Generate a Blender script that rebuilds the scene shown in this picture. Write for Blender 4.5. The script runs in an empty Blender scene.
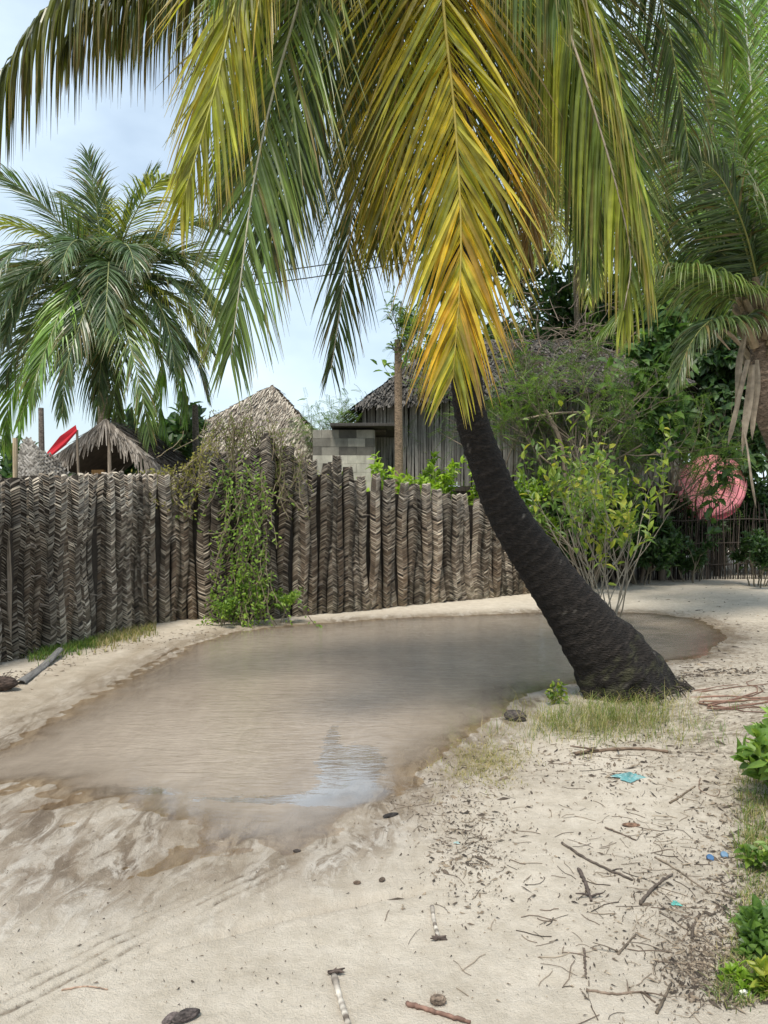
import bpy, math, random
import numpy as np
from mathutils import Vector
R = math.radians
scene = bpy.context.scene
col = scene.collection

# ------------------------------------------------------------------ camera, sky, sun, exposure
F, CH, HY = 760.0, 1.6, 520.0
cam = bpy.data.cameras.new('camera'); cam.sensor_fit = 'VERTICAL'; cam.sensor_height = 36.0
cam.lens = F/1024*36.0; cam.shift_y = (HY-512)/1024; cam.clip_start = 0.05; cam.clip_end = 3000
camo = bpy.data.objects.new('camera', cam); col.objects.link(camo)
camo.location = (0, 0, CH); camo.rotation_euler = (R(90), 0, 0); scene.camera = camo

SUN_EL, SUN_AZ = 64, 205        # az measured clockwise from +Y (sun behind-left of the camera)
w = bpy.data.worlds.new('World'); scene.world = w; w.use_nodes = True
nt = w.node_tree; nt.nodes.clear()
out = nt.nodes.new('ShaderNodeOutputWorld'); bg = nt.nodes.new('ShaderNodeBackground')
sky = nt.nodes.new('ShaderNodeTexSky'); sky.sky_type = 'NISHITA'; sky.sun_disc = False
sky.sun_elevation = R(SUN_EL); sky.sun_rotation = R(SUN_AZ); sky.air_density = 1.3; sky.dust_density = 1.0
tc = nt.nodes.new('ShaderNodeTexCoord'); mp = nt.nodes.new('ShaderNodeMapping'); mp.inputs['Scale'].default_value = (1.3, 1.3, 2.6)
mp.inputs['Location'].default_value = (0.35, 0.2, 0.1)
nz = nt.nodes.new('ShaderNodeTexNoise'); nz.inputs['Scale'].default_value = 2.2; nz.inputs['Detail'].default_value = 6
rp = nt.nodes.new('ShaderNodeValToRGB'); rp.color_ramp.elements[0].position = .38; rp.color_ramp.elements[1].position = .72
rp.color_ramp.elements[0].color = (.38, .38, .38, 1); rp.color_ramp.elements[1].color = (.95, .95, .95, 1)
mx = nt.nodes.new('ShaderNodeMixRGB'); mx.inputs['Color2'].default_value = (7.0, 8.3, 9.4, 1)
nt.links.new(tc.outputs['Generated'], mp.inputs['Vector']); nt.links.new(mp.outputs[0], nz.inputs['Vector'])
nt.links.new(nz.outputs['Fac'], rp.inputs['Fac']); nt.links.new(rp.outputs['Color'], mx.inputs['Fac'])
nt.links.new(sky.outputs[0], mx.inputs['Color1']); nt.links.new(mx.outputs[0], bg.inputs['Color'])
bg.inputs['Strength'].default_value = 0.112; nt.links.new(bg.outputs[0], out.inputs[0])

sl = bpy.data.lights.new('sun', 'SUN'); sl.energy = 3.6; sl.angle = R(15); sl.color = (1, .94, .83)
so = bpy.data.objects.new('sun', sl); col.objects.link(so)
_a = R(SUN_AZ); sd = Vector((math.sin(_a)*math.cos(R(SUN_EL)), math.cos(_a)*math.cos(R(SUN_EL)), math.sin(R(SUN_EL))))
so.rotation_euler = sd.to_track_quat('Z', 'Y').to_euler(); so.location = (0, 0, 30)
vs = scene.view_settings; vs.view_transform = 'Standard'; vs.look = 'None'; vs.exposure = 0.40; vs.gamma = 1; vs.use_curve_mapping = False

# ------------------------------------------------------------------ helpers
def P(px, py, Y): return np.array(((px-384)/F*Y, Y, CH-(py-HY)/F*Y))
def G(px, py):
    Y = F*CH/(py-HY); return np.array(((px-384)/F*Y, Y))
def nrm(v):
    l = math.sqrt(v[0]*v[0]+v[1]*v[1]+v[2]*v[2]); return v/l if l > 1e-9 else np.array((0., 0., 1.))
def cross(a, b): return np.array((a[1]*b[2]-a[2]*b[1], a[2]*b[0]-a[0]*b[2], a[0]*b[1]-a[1]*b[0]))
_L = {}
def vnoise(x, y, seed=0, z=None):
    if seed not in _L: _L[seed] = np.random.RandomState(seed+77).rand(256, 256)
    T = _L[seed]; xi = np.floor(x).astype(int); yi = np.floor(y).astype(int); fx = x-xi; fy = y-yi
    fx = fx*fx*(3-2*fx); fy = fy*fy*(3-2*fy)
    a = T[xi % 256, yi % 256]; b = T[(xi+1) % 256, yi % 256]; c = T[xi % 256, (yi+1) % 256]; d = T[(xi+1) % 256, (yi+1) % 256]
    return (a*(1-fx)+b*fx)*(1-fy)+(c*(1-fx)+d*fx)*fy
def fbm(x, y, seed=0, o=4):
    s = 0; a = .5; t = 0
    for i in range(o):
        s = s+a*vnoise(x*2**i, y*2**i, seed+i); t += a; a *= .5
    return s/t

WP = {}
class MB:
    def __init__(s): s.v = []; s.f = []; s.c = []; s.m = []
    def add(s, vs_, fs, c, m=0):
        n = len(s.v); s.v.extend(vs_)
        if isinstance(c, list): s.c.extend(c)
        else: s.c.extend([c]*len(vs_))
        for f in fs: s.f.append(tuple(i+n for i in f)); s.m.append(m)
    def tube(s, pts, rad, c, k=8, m=0, cap=True):
        n = len(pts); ref = np.array((0.13, 0.21, 1.0)); vs_ = []; cs = []
        for i, p in enumerate(pts):
            T = nrm(pts[min(i+1, n-1)]-pts[max(i-1, 0)])
            if i == 0:
                if abs(T[2]) > .9: ref = np.array((1., .1, 0))
            A = nrm(ref-T*np.dot(ref, T)); B = cross(T, A); ref = A
            r = rad[i] if hasattr(rad, '__len__') else rad
            for j in range(k):
                a = 2*math.pi*j/k; vs_.append(p+A*(r*math.cos(a))+B*(r*math.sin(a)))
                cs.append(c[i] if isinstance(c, list) else c)
        fs = [(i*k+j, i*k+(j+1) % k, (i+1)*k+(j+1) % k, (i+1)*k+j) for i in range(n-1) for j in range(k)]
        if cap: fs.append(tuple(range(k-1, -1, -1))); fs.append(tuple((n-1)*k+j for j in range(k)))
        s.add(vs_, fs, cs, m)
    def box(s, c0, ax, ay, az, c, m=0):   # centre and three half-axis vectors
        vs_ = [c0+ax*i+ay*j+az*k for k in (-1, 1) for j in (-1, 1) for i in (-1, 1)]
        s.add(vs_, [(0, 2, 3, 1), (4, 5, 7, 6), (0, 1, 5, 4), (2, 6, 7, 3), (0, 4, 6, 2), (1, 3, 7, 5)], c, m)
    def build(s, name, mats, parent=None, origin=None, smooth=False, bevel=0):
        me = bpy.data.meshes.new(name)
        V = np.array(s.v, dtype=float).reshape(-1, 3)
        if parent is not None: org = WP[parent.name]
        else: org = np.array(origin if origin is not None else (0, 0, 0), dtype=float)
        me.from_pydata((V-org).tolist(), [], s.f)
        if not isinstance(mats, (list, tuple)): mats = [mats]
        for m_ in mats: me.materials.append(m_)
        if len(mats) > 1: me.polygons.foreach_set('material_index', s.m)
        ca = me.color_attributes.new('Col', 'FLOAT_COLOR', 'POINT')
        C = np.ones((len(V), 4), dtype=np.float32); C[:, :3] = np.array(s.c).reshape(-1, 3); ca.data.foreach_set('color', C.ravel())
        if smooth: me.polygons.foreach_set('use_smooth', [True]*len(me.polygons))
        me.update()
        o = bpy.data.objects.new(name, me); col.objects.link(o)
        if parent is not None: o.parent = parent
        else: o.location = org
        WP[o.name] = org
        if bevel:
            b = o.modifiers.new('bevel', 'BEVEL'); b.width = bevel; b.segments = 2; b.limit_method = 'ANGLE'
        return o
def tag(o, label, cat, group=None):
    o['label'] = label; o['category'] = cat
    if group: o['group'] = group
    return o
def struct(o): o['kind'] = 'structure'; return o
def stuff(o, label, cat): o['kind'] = 'stuff'; o['label'] = label; o['category'] = cat; return o
def thing(name, label, cat, loc, group=None):
    o = bpy.data.objects.new(name, None); col.objects.link(o); o.location = tuple(loc); o.empty_display_size = .2
    WP[o.name] = np.array(loc, dtype=float); return tag(o, label, cat, group)
def catmull(pts, n):
    pts = [np.array(p, dtype=float) for p in pts]
    pts = [2*pts[0]-pts[1]]+pts+[2*pts[-1]-pts[-2]]; m = len(pts)-3; o = []
    for i in range(n):
        u = i/(n-1)*m; k = min(int(u), m-1); t = u-k; a, b, c, d = pts[k:k+4]
        o.append(.5*((2*b)+(c-a)*t+(2*a-5*b+4*c-d)*t*t+(3*b-a-3*c+d)*t**3))
    L = [0]
    for i in range(1, n): L.append(L[-1]+np.linalg.norm(o[i]-o[i-1]))
    L = np.array(L); o = np.array(o); q = np.linspace(0, L[-1], n)
    return np.stack([np.interp(q, L, o[:, j]) for j in range(3)], 1), L[-1]
def mixc(a, b, t): return tuple(a[i]*(1-t)+b[i]*t for i in range(3))
def sc(a, t): return (a[0]*t, a[1]*t, a[2]*t)

# ------------------------------------------------------------------ materials
def newmat(name):
    m = bpy.data.materials.new(name); m.use_nodes = True; t = m.node_tree; t.nodes.clear()
    o = t.nodes.new('ShaderNodeOutputMaterial'); p = t.nodes.new('ShaderNodeBsdfPrincipled'); t.links.new(p.outputs[0], o.inputs[0])
    return m, t, p, o
def nd(t, typ, **kw):
    n = t.nodes.new(typ)
    for k, v in kw.items():
        if k.startswith('_'): setattr(n, k[1:], v)
        else: n.inputs[k.replace('__', ' ')].default_value = v
    return n
def leaf_mat(name, rough=.42, trans=.35, nscale=14, tcol=1.5):
    m, t, p, o = newmat(name)
    a = nd(t, 'ShaderNodeAttribute', _attribute_name='Col'); n = nd(t, 'ShaderNodeTexNoise', Scale=nscale, Detail=3.0)
    c = nd(t, 'ShaderNodeTexCoord'); t.links.new(c.outputs['Object'], n.inputs['Vector'])
    r = nd(t, 'ShaderNodeMapRange'); r.inputs['From Min'].default_value = .3; r.inputs['From Max'].default_value = .7
    r.inputs['To Min'].default_value = .7; r.inputs['To Max'].default_value = 1.25; t.links.new(n.outputs['Fac'], r.inputs['Value'])
    mul = nd(t, 'ShaderNodeVectorMath', _operation='SCALE'); t.links.new(a.outputs['Color'], mul.inputs[0]); t.links.new(r.outputs[0], mul.inputs['Scale'])
    t.links.new(mul.outputs[0], p.inputs['Base Color']); p.inputs['Roughness'].default_value = rough; p.inputs['Specular IOR Level'].default_value = .45
    tr = nd(t, 'ShaderNodeBsdfTranslucent'); m2 = nd(t, 'ShaderNodeVectorMath', _operation='MULTIPLY'); m2.inputs[1].default_value = (tcol*1.05, tcol*1.1, tcol*.55)
    t.links.new(mul.outputs[0], m2.inputs[0]); t.links.new(m2.outputs[0], tr.inputs['Color'])
    mx_ = nd(t, 'ShaderNodeMixShader'); mx_.inputs[0].default_value = trans
    t.links.new(p.outputs[0], mx_.inputs[1]); t.links.new(tr.outputs[0], mx_.inputs[2]); t.links.new(mx_.outputs[0], o.inputs[0])
    return m
def rough_mat(name, rough=.85, nscale=8, lo=.65, hi=1.25, bump=.3, bscale=60, stretch=(1, 1, 1), dist=.01, spec=.25):
    m, t, p, o = newmat(name)
    a = nd(t, 'ShaderNodeAttribute', _attribute_name='Col'); c = nd(t, 'ShaderNodeTexCoord'); mpn = nd(t, 'ShaderNodeMapping'); mpn.inputs['Scale'].default_value = stretch
    t.links.new(c.outputs['Object'], mpn.inputs['Vector'])
    n = nd(t, 'ShaderNodeTexNoise', Scale=nscale, Detail=6.0, Roughness=.65); t.links.new(mpn.outputs[0], n.inputs['Vector'])
    r = nd(t, 'ShaderNodeMapRange'); r.inputs['From Min'].default_value = .3; r.inputs['From Max'].default_value = .7
    r.inputs['To Min'].default_value = lo; r.inputs['To Max'].default_value = hi; t.links.new(n.outputs['Fac'], r.inputs['Value'])
    mul = nd(t, 'ShaderNodeVectorMath', _operation='SCALE'); t.links.new(a.outputs['Color'], mul.inputs[0]); t.links.new(r.outputs[0], mul.inputs['Scale'])
    t.links.new(mul.outputs[0], p.inputs['Base Color']); p.inputs['Roughness'].default_value = rough; p.inputs['Specular IOR Level'].default_value = spec
    n2 = nd(t, 'ShaderNodeTexNoise', Scale=bscale, Detail=5.0); t.links.new(mpn.outputs[0], n2.inputs['Vector'])
    b = nd(t, 'ShaderNodeBump', Strength=bump, Distance=dist); t.links.new(n2.outputs['Fac'], b.inputs['Height']); t.links.new(b.outputs[0], p.inputs['Normal'])
    return m
M_palm = leaf_mat('palm_leaf', .38, .34, 9)
M_bgpalm = leaf_mat('far_palm_leaf', .35, .25, 6)
M_leaf = leaf_mat('broad_leaf', .45, .38, 10)
M_dry = leaf_mat('dry_leaf', .8, .12, 12, 1.1)
M_rachis = rough_mat('palm_stalk', .55, 10, .8, 1.15, .15, 40)
M_bark = rough_mat('bark', .82, 21, .35, 2.3, 1.0, 34, (1, 1, 2.6), .035, .25)
M_stem = rough_mat('stem', .8, 12, .7, 1.25, .3, 60)
M_woven = rough_mat('woven_frond', .85, 10, .6, 1.35, .4, 120, (1, 1, 1), .004, .2)
M_thatch = rough_mat('thatch', .9, 5, .55, 1.35, .5, 50)
M_wood = rough_mat('weathered_wood', .85, 6, .6, 1.3, .5, 30, (6, 6, .7))
M_conc = rough_mat('concrete', .9, 3, .5, 1.25, .4, 40, (1, 1, .6))
M_fabric = rough_mat('cloth', .8, 5, .85, 1.1, .1, 30)
M_plastic = rough_mat('plastic_film', .35, 20, .85, 1.1, .3, 40, spec=.5)
M_stick = rough_mat('dead_stick', .85, 25, .6, 1.3, .5, 90, (1, 1, 1), .004)

# ------------------------------------------------------------------ the ground and the puddle
poly_px = [(-120, 786), (-60, 768), (0, 750), (50, 722), (105, 692), (150, 668), (190, 645), (235, 632), (290, 625), (380, 619), (450, 616), (520, 613), (590, 611), (650, 613), (700, 619), (728, 636), (705, 655), (650, 668), (600, 678),
           (562, 690), (520, 706), (482, 728), (448, 755), (420, 778), (392, 797), (350, 815), (318, 832), (290, 843), (250, 838), (205, 838), (160, 818), (110, 798), (50, 786), (-20, 782), (-90, 790)]
POLY = np.array([G(*q) for q in poly_px])
def sdf(x, y):
    x = np.asarray(x, float); y = np.asarray(y, float); d = np.full(x.shape, 1e9); ins = np.zeros(x.shape, bool); n = len(POLY)
    for i in range(n):
        ax, ay = POLY[i]; bx, by = POLY[(i+1) % n]; ex, ey = bx-ax, by-ay
        t = np.clip(((x-ax)*ex+(y-ay)*ey)/(ex*ex+ey*ey), 0, 1)
        d = np.minimum(d, (x-ax-ex*t)**2+(y-ay-ey*t)**2)
        cnd = ((ay > y) != (by > y)) & (x < (bx-ax)*(y-ay)/(by-ay+1e-12)+ax); ins ^= cnd
    d = np.sqrt(d); return np.where(ins, -d, d)
def ss(a, b, x): t = np.clip((x-a)/(b-a), 0, 1); return t*t*(3-2*t)
TB = np.array((2.19, 6.62))
def muddy(x, y):   # the churned wet flat at the near-left side of the puddle
    return ss(1.6, .3, np.abs((x+1.6)*(-.35)+(y-3.95)*.93)) * ss(.45, -.5, x)
def gh(x, y):
    x = np.asarray(x, float); y = np.asarray(y, float); s = sdf(x, y)
    mud = muddy(x, y)
    land = .075*(1-np.exp(-np.maximum(s, 0)/1.1))
    landm = .012*(1-np.exp(-np.maximum(s, 0)/.4))+.045*ss(.3, 2.2, s)
    h = np.where(s > 0, land*(1-mud)+landm*mud, -.13*(1-np.exp(s/1.3)))
    near = np.exp(-(np.maximum(0, np.hypot(x, y-6)-14)/6)**2)
    h = h+(fbm(x*.9, y*.9, 3)-.5)*.05*near*ss(0, .8, np.abs(s))
    h = h+(fbm((x*.74-y*.67)*5.0, (x*.67+y*.74)*1.3, 11)-.5)*(.012+.024*mud)*near
    h = h+(fbm(x*9, y*9, 21, 3)-.5)*.016*near
    tr = np.exp(-((x+2.55+.03*(y-7))/.10)**2)+np.exp(-((x+2.95+.03*(y-7))/.08)**2)
    h = h-.020*tr*ss(4.6, 5.6, y)*ss(11, 9, y)*np.clip(s*6, 0, 1)
    u = (x+1.07)*.82-(y-2.65)*.57; v = (x+1.07)*.57+(y-2.65)*.82
    tt = (.5+.5*np.cos(u*2*math.pi/.062))**4*ss(.15, .08, np.abs(u))*ss(1.1, .7, np.abs(v-.1))
    h = h-.006*tt*(.6+.8*fbm(x*14, y*14, 5, 2))
    u2 = (y-3.08)-.42*(x+.2)+.25*(x+.2)**2
    h = h-.018*np.exp(-(u2/.028)**2)*ss(-1.0, -.6, x)*ss(.35, .05, x)
    h = h+.07*np.exp(-(((x-TB[0])/.75)**2+((y-TB[1])/.6)**2))
    h = h+.16*ss(1.7, 3.0, x-.12*(y-3))*ss(9, 6, y)
    h = h+.35*ss(14, 22, y)*ss(3, 8, x)*0
    return np.where(s > .7, np.maximum(h, .006), np.where(s > .12, np.maximum(h, -.006*mud+.006*(1-mud)), h))
def gz(x, y): return float(gh(np.array([x]), np.array([y]))[0])
def GP(px, py, dz=0.0):
    x, y = G(px, py)
    for _ in range(4):
        z = gz(x, y); Y = F*(CH-z)/(py-HY); x = (px-384)/F*Y; y = Y
    return np.array((x, y, gz(x, y)+dz))

def graded(a, b, s0, g):    # spacing grows away from the middle
    o = [0.0]
    while o[-1] < b: o.append(o[-1]+max(s0, g*o[-1]))
    p = [0.0]
    while p[-1] > a: p.append(p[-1]-max(s0, -g*p[-1]))
    return np.array(p[::-1][:-1]+o)
xs = graded(-900, 900, .011, .012)
ys = [1.6]
while ys[-1] < 1800: ys.append(ys[-1]+max(.009, .0048*ys[-1]) if ys[-1] < 22 else ys[-1]*1.12)
ys = np.array([-60, -30, -14, -6, -3, -1, 0, .6, 1.1, 1.4]+ys)
X, Y_ = np.meshgrid(xs, ys); Z = gh(X.ravel(), Y_.ravel()).reshape(X.shape)
S = sdf(X.ravel(), Y_.ravel()).reshape(X.shape)
def grid_mesh(name, X, Y_, Z, mask=None):
    ny, nx = X.shape; idx = np.arange(nx*ny).reshape(ny, nx)
    q = np.stack([idx[:-1, :-1], idx[:-1, 1:], idx[1:, 1:], idx[1:, :-1]], -1).reshape(-1, 4)
    V = np.stack([X.ravel(), Y_.ravel(), Z.ravel()], 1)
    if mask is not None:
        mk = mask[:-1, :-1] | mask[:-1, 1:] | mask[1:, 1:] | mask[1:, :-1]; q = q[mk.ravel()]
    me = bpy.data.meshes.new(name); me.vertices.add(len(V)); me.vertices.foreach_set('co', V.ravel())
    me.loops.add(len(q)*4); me.loops.foreach_set('vertex_index', q.ravel())
    me.polygons.add(len(q)); me.polygons.foreach_set('loop_start', np.arange(0, len(q)*4, 4)); me.polygons.foreach_set('loop_total', np.full(len(q), 4))
    me.update(); me.validate(); me.polygons.foreach_set('use_smooth', [True]*len(me.polygons))
    o = bpy.data.objects.new(name, me); col.objects.link(o); return o
def set_col(o, C):
    ca = o.data.color_attributes.new('Col', 'FLOAT_COLOR', 'POINT'); A = np.ones((C.shape[0], 4), np.float32); A[:, :3] = C; ca.data.foreach_set('color', A.ravel())
ground = struct(grid_mesh('ground', X, Y_, Z))
# r = wetness, g = dark organic dirt and darkened tyre grooves, b = mud silt
mud = muddy(X, Y_)
hw = np.clip(1-(Z-.0)/.045, 0, 1)*ss(1.3, .2, S)
wet = np.clip(hw*.8+.75*ss(.35, .0, S)+mud*.55*fbm((X*.74-Y_*.67)*4, (X*.67+Y_*.74)*1.0, 41)*1.7*ss(1.7, .6, S), 0, 1)
rt = ss(1.3, .3, np.abs(X+2.95))*ss(4.4, 5.2, Y_)*ss(12, 9, Y_)*fbm(X*5, Y_*1.0, 61)
wet = np.clip(wet+rt*.9, 0, 1)
u_ = (X+1.07)*.82-(Y_-2.65)*.57; v_ = (X+1.07)*.57+(Y_-2.65)*.82
grv = (.5+.5*np.cos(u_*2*math.pi/.062))**4*ss(.15, .08, np.abs(u_))*ss(1.1, .7, np.abs(v_-.1))*np.clip(2.2*fbm(X*9, Y_*9, 5, 3)-.55, 0, 1)  # groove lines darkened in colour along the carved tracks
edge = X-(1.55+.10*(Y_-2.5))
def blob(px, py, rx, ry, k=1.0):
    c = G(px, py); return k*np.exp(-((X-c[0])/rx)**2-((Y_-c[1])/ry)**2)
dirt = np.clip(ss(-.45, .5, edge+.5*(fbm(X*2.2, Y_*2.2, 71)-.5))*ss(16, 9, Y_)*.95 + blob(618, 728, .62, .42, 1.1)+blob(740, 640, .8, 1.6, .6)+blob(690, 600, 1.2, 1.4, .5)+blob(550, 790, .25, .2, .4)+blob(490, 760, .32, .55, .75)+blob(455, 850, .28, .3, .35)+blob(670, 900, .35, .35, .5)+blob(700, 985, .25, .25, .7)
               + ss(1.2, .1, np.abs(Y_-19.2+.0*X))*.6, 0, 1)*np.clip(.1+1.5*fbm(X*6, Y_*6, 81), 0, 1)
fl = ss(.6, .0, np.abs((X+4.3)-(Y_-8.2)*.26))*ss(12, 10.5, Y_)
dirt = np.clip(dirt+fl*.8+grv*1.5, 0, 1)
silt = np.clip(mud*1.2*ss(2.1, .8, S)+.9*ss(.6, .05, S), 0, 1)
set_col(ground, np.stack([wet.ravel(), dirt.ravel(), silt.ravel()], 1))
m, t, p, o_ = newmat('sand')
a = nd(t, 'ShaderNodeAttribute', _attribute_name='Col'); sp = nd(t, 'ShaderNodeSeparateColor'); t.links.new(a.outputs['Color'], sp.inputs[0])
c = nd(t, 'ShaderNodeTexCoord')
def noise(scale, detail=5, rough=.6, st=(1, 1, 1), rot=0, dist=0):
    mpn = nd(t, 'ShaderNodeMapping'); mpn.inputs['Scale'].default_value = st; mpn.inputs['Rotation'].default_value = (0, 0, rot)
    t.links.new(c.outputs['Object'], mpn.inputs['Vector'])
    n = nd(t, 'ShaderNodeTexNoise', Scale=scale, Detail=float(detail), Roughness=rough, Distortion=float(dist)); t.links.new(mpn.outputs[0], n.inputs['Vector']); return n.outputs['Fac']
def ramp(src, a_, b_, ca, cb):
    r = nd(t, 'ShaderNodeValToRGB'); e = r.color_ramp.elements; e[0].position = a_; e[1].position = b_; e[0].color = (*ca, 1); e[1].color = (*cb, 1); t.links.new(src, r.inputs['Fac']); return r.outputs['Color']
def mix(fac, A, B, typ='MIX'):
    n = nd(t, 'ShaderNodeMixRGB', _blend_type=typ)
    for i, s_ in ((0, fac), (1, A), (2, B)):
        if hasattr(s_, 'is_linked'): t.links.new(s_, n.inputs[i])
        elif i == 0: n.inputs[0].default_value = s_
        else: n.inputs[i].default_value = (*s_, 1)
    return n.outputs[0]
def math_(op, A, B, cl=False):
    n = nd(t, 'ShaderNodeMath', _operation=op, _use_clamp=cl)
    for i, s_ in ((0, A), (1, B)):
        if hasattr(s_, 'is_linked'): t.links.new(s_, n.inputs[i])
        else: n.inputs[i].default_value = s_
    return n.outputs[0]
base = ramp(noise(1.7, 6, .6), .32, .68, (.54, .465, .365), (.69, .61, .50))
base = mix(.55, base, ramp(noise(9, 6, .7), .35, .65, (.45, .39, .31), (.67, .60, .51)))
base = mix(ramp(noise(260, 3, .8), .60, .72, (0, 0, 0), (.6, .6, .6)), base, (.22, .17, .13))          # dark grains
base = mix(ramp(noise(48, 4, .75), .66, .74, (0, 0, 0), (.7, .7, .7)), base, (.20, .16, .12))           # crumbs of bark and seed
base = mix(ramp(noise(150, 2, .6), .64, .72, (0, 0, 0), (.5, .5, .5)), base, (.78, .74, .66))           # shell grit
streak = noise(5.5, 8, .70, (1.7, .5, 1), R(42), 1.2)
siltc = mix(ramp(noise(2.6, 8, .72, (1.4, .5, 1), R(42), 1.0), .45, .56, (0, 0, 0), (.75, .75, .75)), ramp(streak, .44, .545, (.24, .19, .145), (.72, .68, .63)), (.40, .33, .26))
base = mix(math_('MULTIPLY', sp.outputs['Blue'], ramp(noise(2.2, 6, .65, (1, .5, 1), R(42)), .35, .6, (.35, .35, .35), (1, 1, 1)), True), base, siltc)
dirtc = ramp(noise(13, 6, .75), .35, .68, (.10, .075, .05), (.40, .33, .25))
base = mix(math_('MULTIPLY', sp.outputs['Green'], ramp(noise(22, 6, .7), .38, .6, (.1, .1, .1), (1, 1, 1)), True), base, dirtc)
wetf = math_('MULTIPLY', sp.outputs['Red'], ramp(noise(4, 6, .7, (1, .45, 1), R(42)), .3, .55, (.45, .45, .45), (1, 1, 1)), True)
wcol = mix(1.0, base, (.66, .61, .55), 'MULTIPLY')
fin = mix(wetf, base, wcol)
t.links.new(fin, p.inputs['Base Color'])
rr = nd(t, 'ShaderNodeMapRange'); rr.inputs['To Min'].default_value = .92; rr.inputs['To Max'].default_value = .28; t.links.new(wetf, rr.inputs['Value']); t.links.new(rr.outputs[0], p.inputs['Roughness'])
p.inputs['Specular IOR Level'].default_value = .35
hb = math_('ADD', math_('MULTIPLY', noise(30, 6, .7), 1.0), math_('MULTIPLY', noise(120, 4, .8), .5))
hb = math_('ADD', hb, math_('MULTIPLY', streak, .8))
bm = nd(t, 'ShaderNodeBump', Strength=.9, Distance=.02); t.links.new(hb, bm.inputs['Height']); t.links.new(bm.outputs[0], p.inputs['Normal'])
ground.data.materials.append(m)

# water
wx = np.arange(-7, 6.5, .04); wy = np.arange(3.0, 14.5, .04); WX, WY = np.meshgrid(wx, wy)
WS = sdf(WX.ravel(), WY.ravel()).reshape(WX.shape); WG = gh(WX.ravel(), WY.ravel()).reshape(WX.shape)
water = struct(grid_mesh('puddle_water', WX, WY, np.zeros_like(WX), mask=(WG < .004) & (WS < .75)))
dep = np.clip(-WG, 0, .2)
def still_glint(px, py, rx, ry):
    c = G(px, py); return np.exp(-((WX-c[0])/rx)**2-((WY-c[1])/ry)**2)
calm_glint = np.clip(1.35*still_glint(352, 764, .20, .42)+1.0*still_glint(345, 796, .26, .16)+.62*still_glint(120, 790, .5, .12)+.60*still_glint(255, 800, .45, .10)+.62*still_glint(332, 735, .07, .5), 0, 1)  # smooth-water patches that also carry the added sky glint
set_col(water, np.stack([(1-np.exp(-dep/.022)).ravel(), ss(.01, .07, dep).ravel(), calm_glint.ravel()], 1))
m, t, p, o_ = newmat('muddy_water')
a = nd(t, 'ShaderNodeAttribute', _attribute_name='Col'); sp = nd(t, 'ShaderNodeSeparateColor'); t.links.new(a.outputs['Color'], sp.inputs[0]); c = nd(t, 'ShaderNodeTexCoord')
bc = ramp(noise(1.1, 5, .6, (1, .6, 1)), .3, .7, (.275, .225, .178), (.35, .295, .238))
bc = mix(.35, bc, ramp(noise(5, 5, .7, (1, .35, 1), 0, 1.5), .35, .65, (.25, .205, .162), (.38, .32, .26)))
t.links.new(bc, p.inputs['Base Color']); 
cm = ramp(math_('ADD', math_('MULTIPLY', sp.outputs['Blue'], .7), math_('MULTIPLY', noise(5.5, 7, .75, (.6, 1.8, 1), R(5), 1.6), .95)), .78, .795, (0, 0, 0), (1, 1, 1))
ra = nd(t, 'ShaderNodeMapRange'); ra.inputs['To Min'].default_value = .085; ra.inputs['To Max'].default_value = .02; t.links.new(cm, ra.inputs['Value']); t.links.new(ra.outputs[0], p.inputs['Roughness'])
ri = nd(t, 'ShaderNodeMapRange'); ri.inputs['To Min'].default_value = 1.34; ri.inputs['To Max'].default_value = 5.5; t.links.new(cm, ri.inputs['Value']); t.links.new(ri.outputs[0], p.inputs['IOR'])  # reflectivity pushed well past water's inside the mask to put in the glint
hb = math_('ADD', math_('MULTIPLY', noise(7, 4, .55, (.55, 1.5, 1), R(8), 1), 1.0), math_('MULTIPLY', noise(26, 3, .6, (.6, 1.5, 1), R(-10)), .25))
st_ = nd(t, 'ShaderNodeMapRange'); st_.inputs['To Min'].default_value = .05; st_.inputs['To Max'].default_value = .55; t.links.new(sp.outputs['Green'], st_.inputs['Value'])
bm = nd(t, 'ShaderNodeBump', Distance=.02); t.links.new(hb, bm.inputs['Height']); stm = math_('MULTIPLY', st_.outputs[0], math_('SUBTRACT', 1.0, math_('MULTIPLY', cm, .55))); t.links.new(stm, bm.inputs['Strength']); t.links.new(bm.outputs[0], p.inputs['Normal'])
# clear film near the shore: tinted see-through with the same gloss; opaque with silt where deep
trn = nd(t, 'ShaderNodeBsdfTransparent', Color=(.93, .88, .8, 1)); gl = nd(t, 'ShaderNodeBsdfGlossy', Roughness=.03); t.links.new(bm.outputs[0], gl.inputs['Normal'])
fr = nd(t, 'ShaderNodeFresnel', IOR=1.33); t.links.new(bm.outputs[0], fr.inputs['Normal'])
film = nd(t, 'ShaderNodeMixShader'); t.links.new(fr.outputs[0], film.inputs[0]); t.links.new(trn.outputs[0], film.inputs[1]); t.links.new(gl.outputs[0], film.inputs[2])
fx = nd(t, 'ShaderNodeMixShader'); t.links.new(sp.outputs['Red'], fx.inputs[0]); t.links.new(film.outputs[0], fx.inputs[1]); t.links.new(p.outputs[0], fx.inputs[2]); t.links.new(fx.outputs[0], o_.inputs[0])
water.data.materials.append(m)

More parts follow.
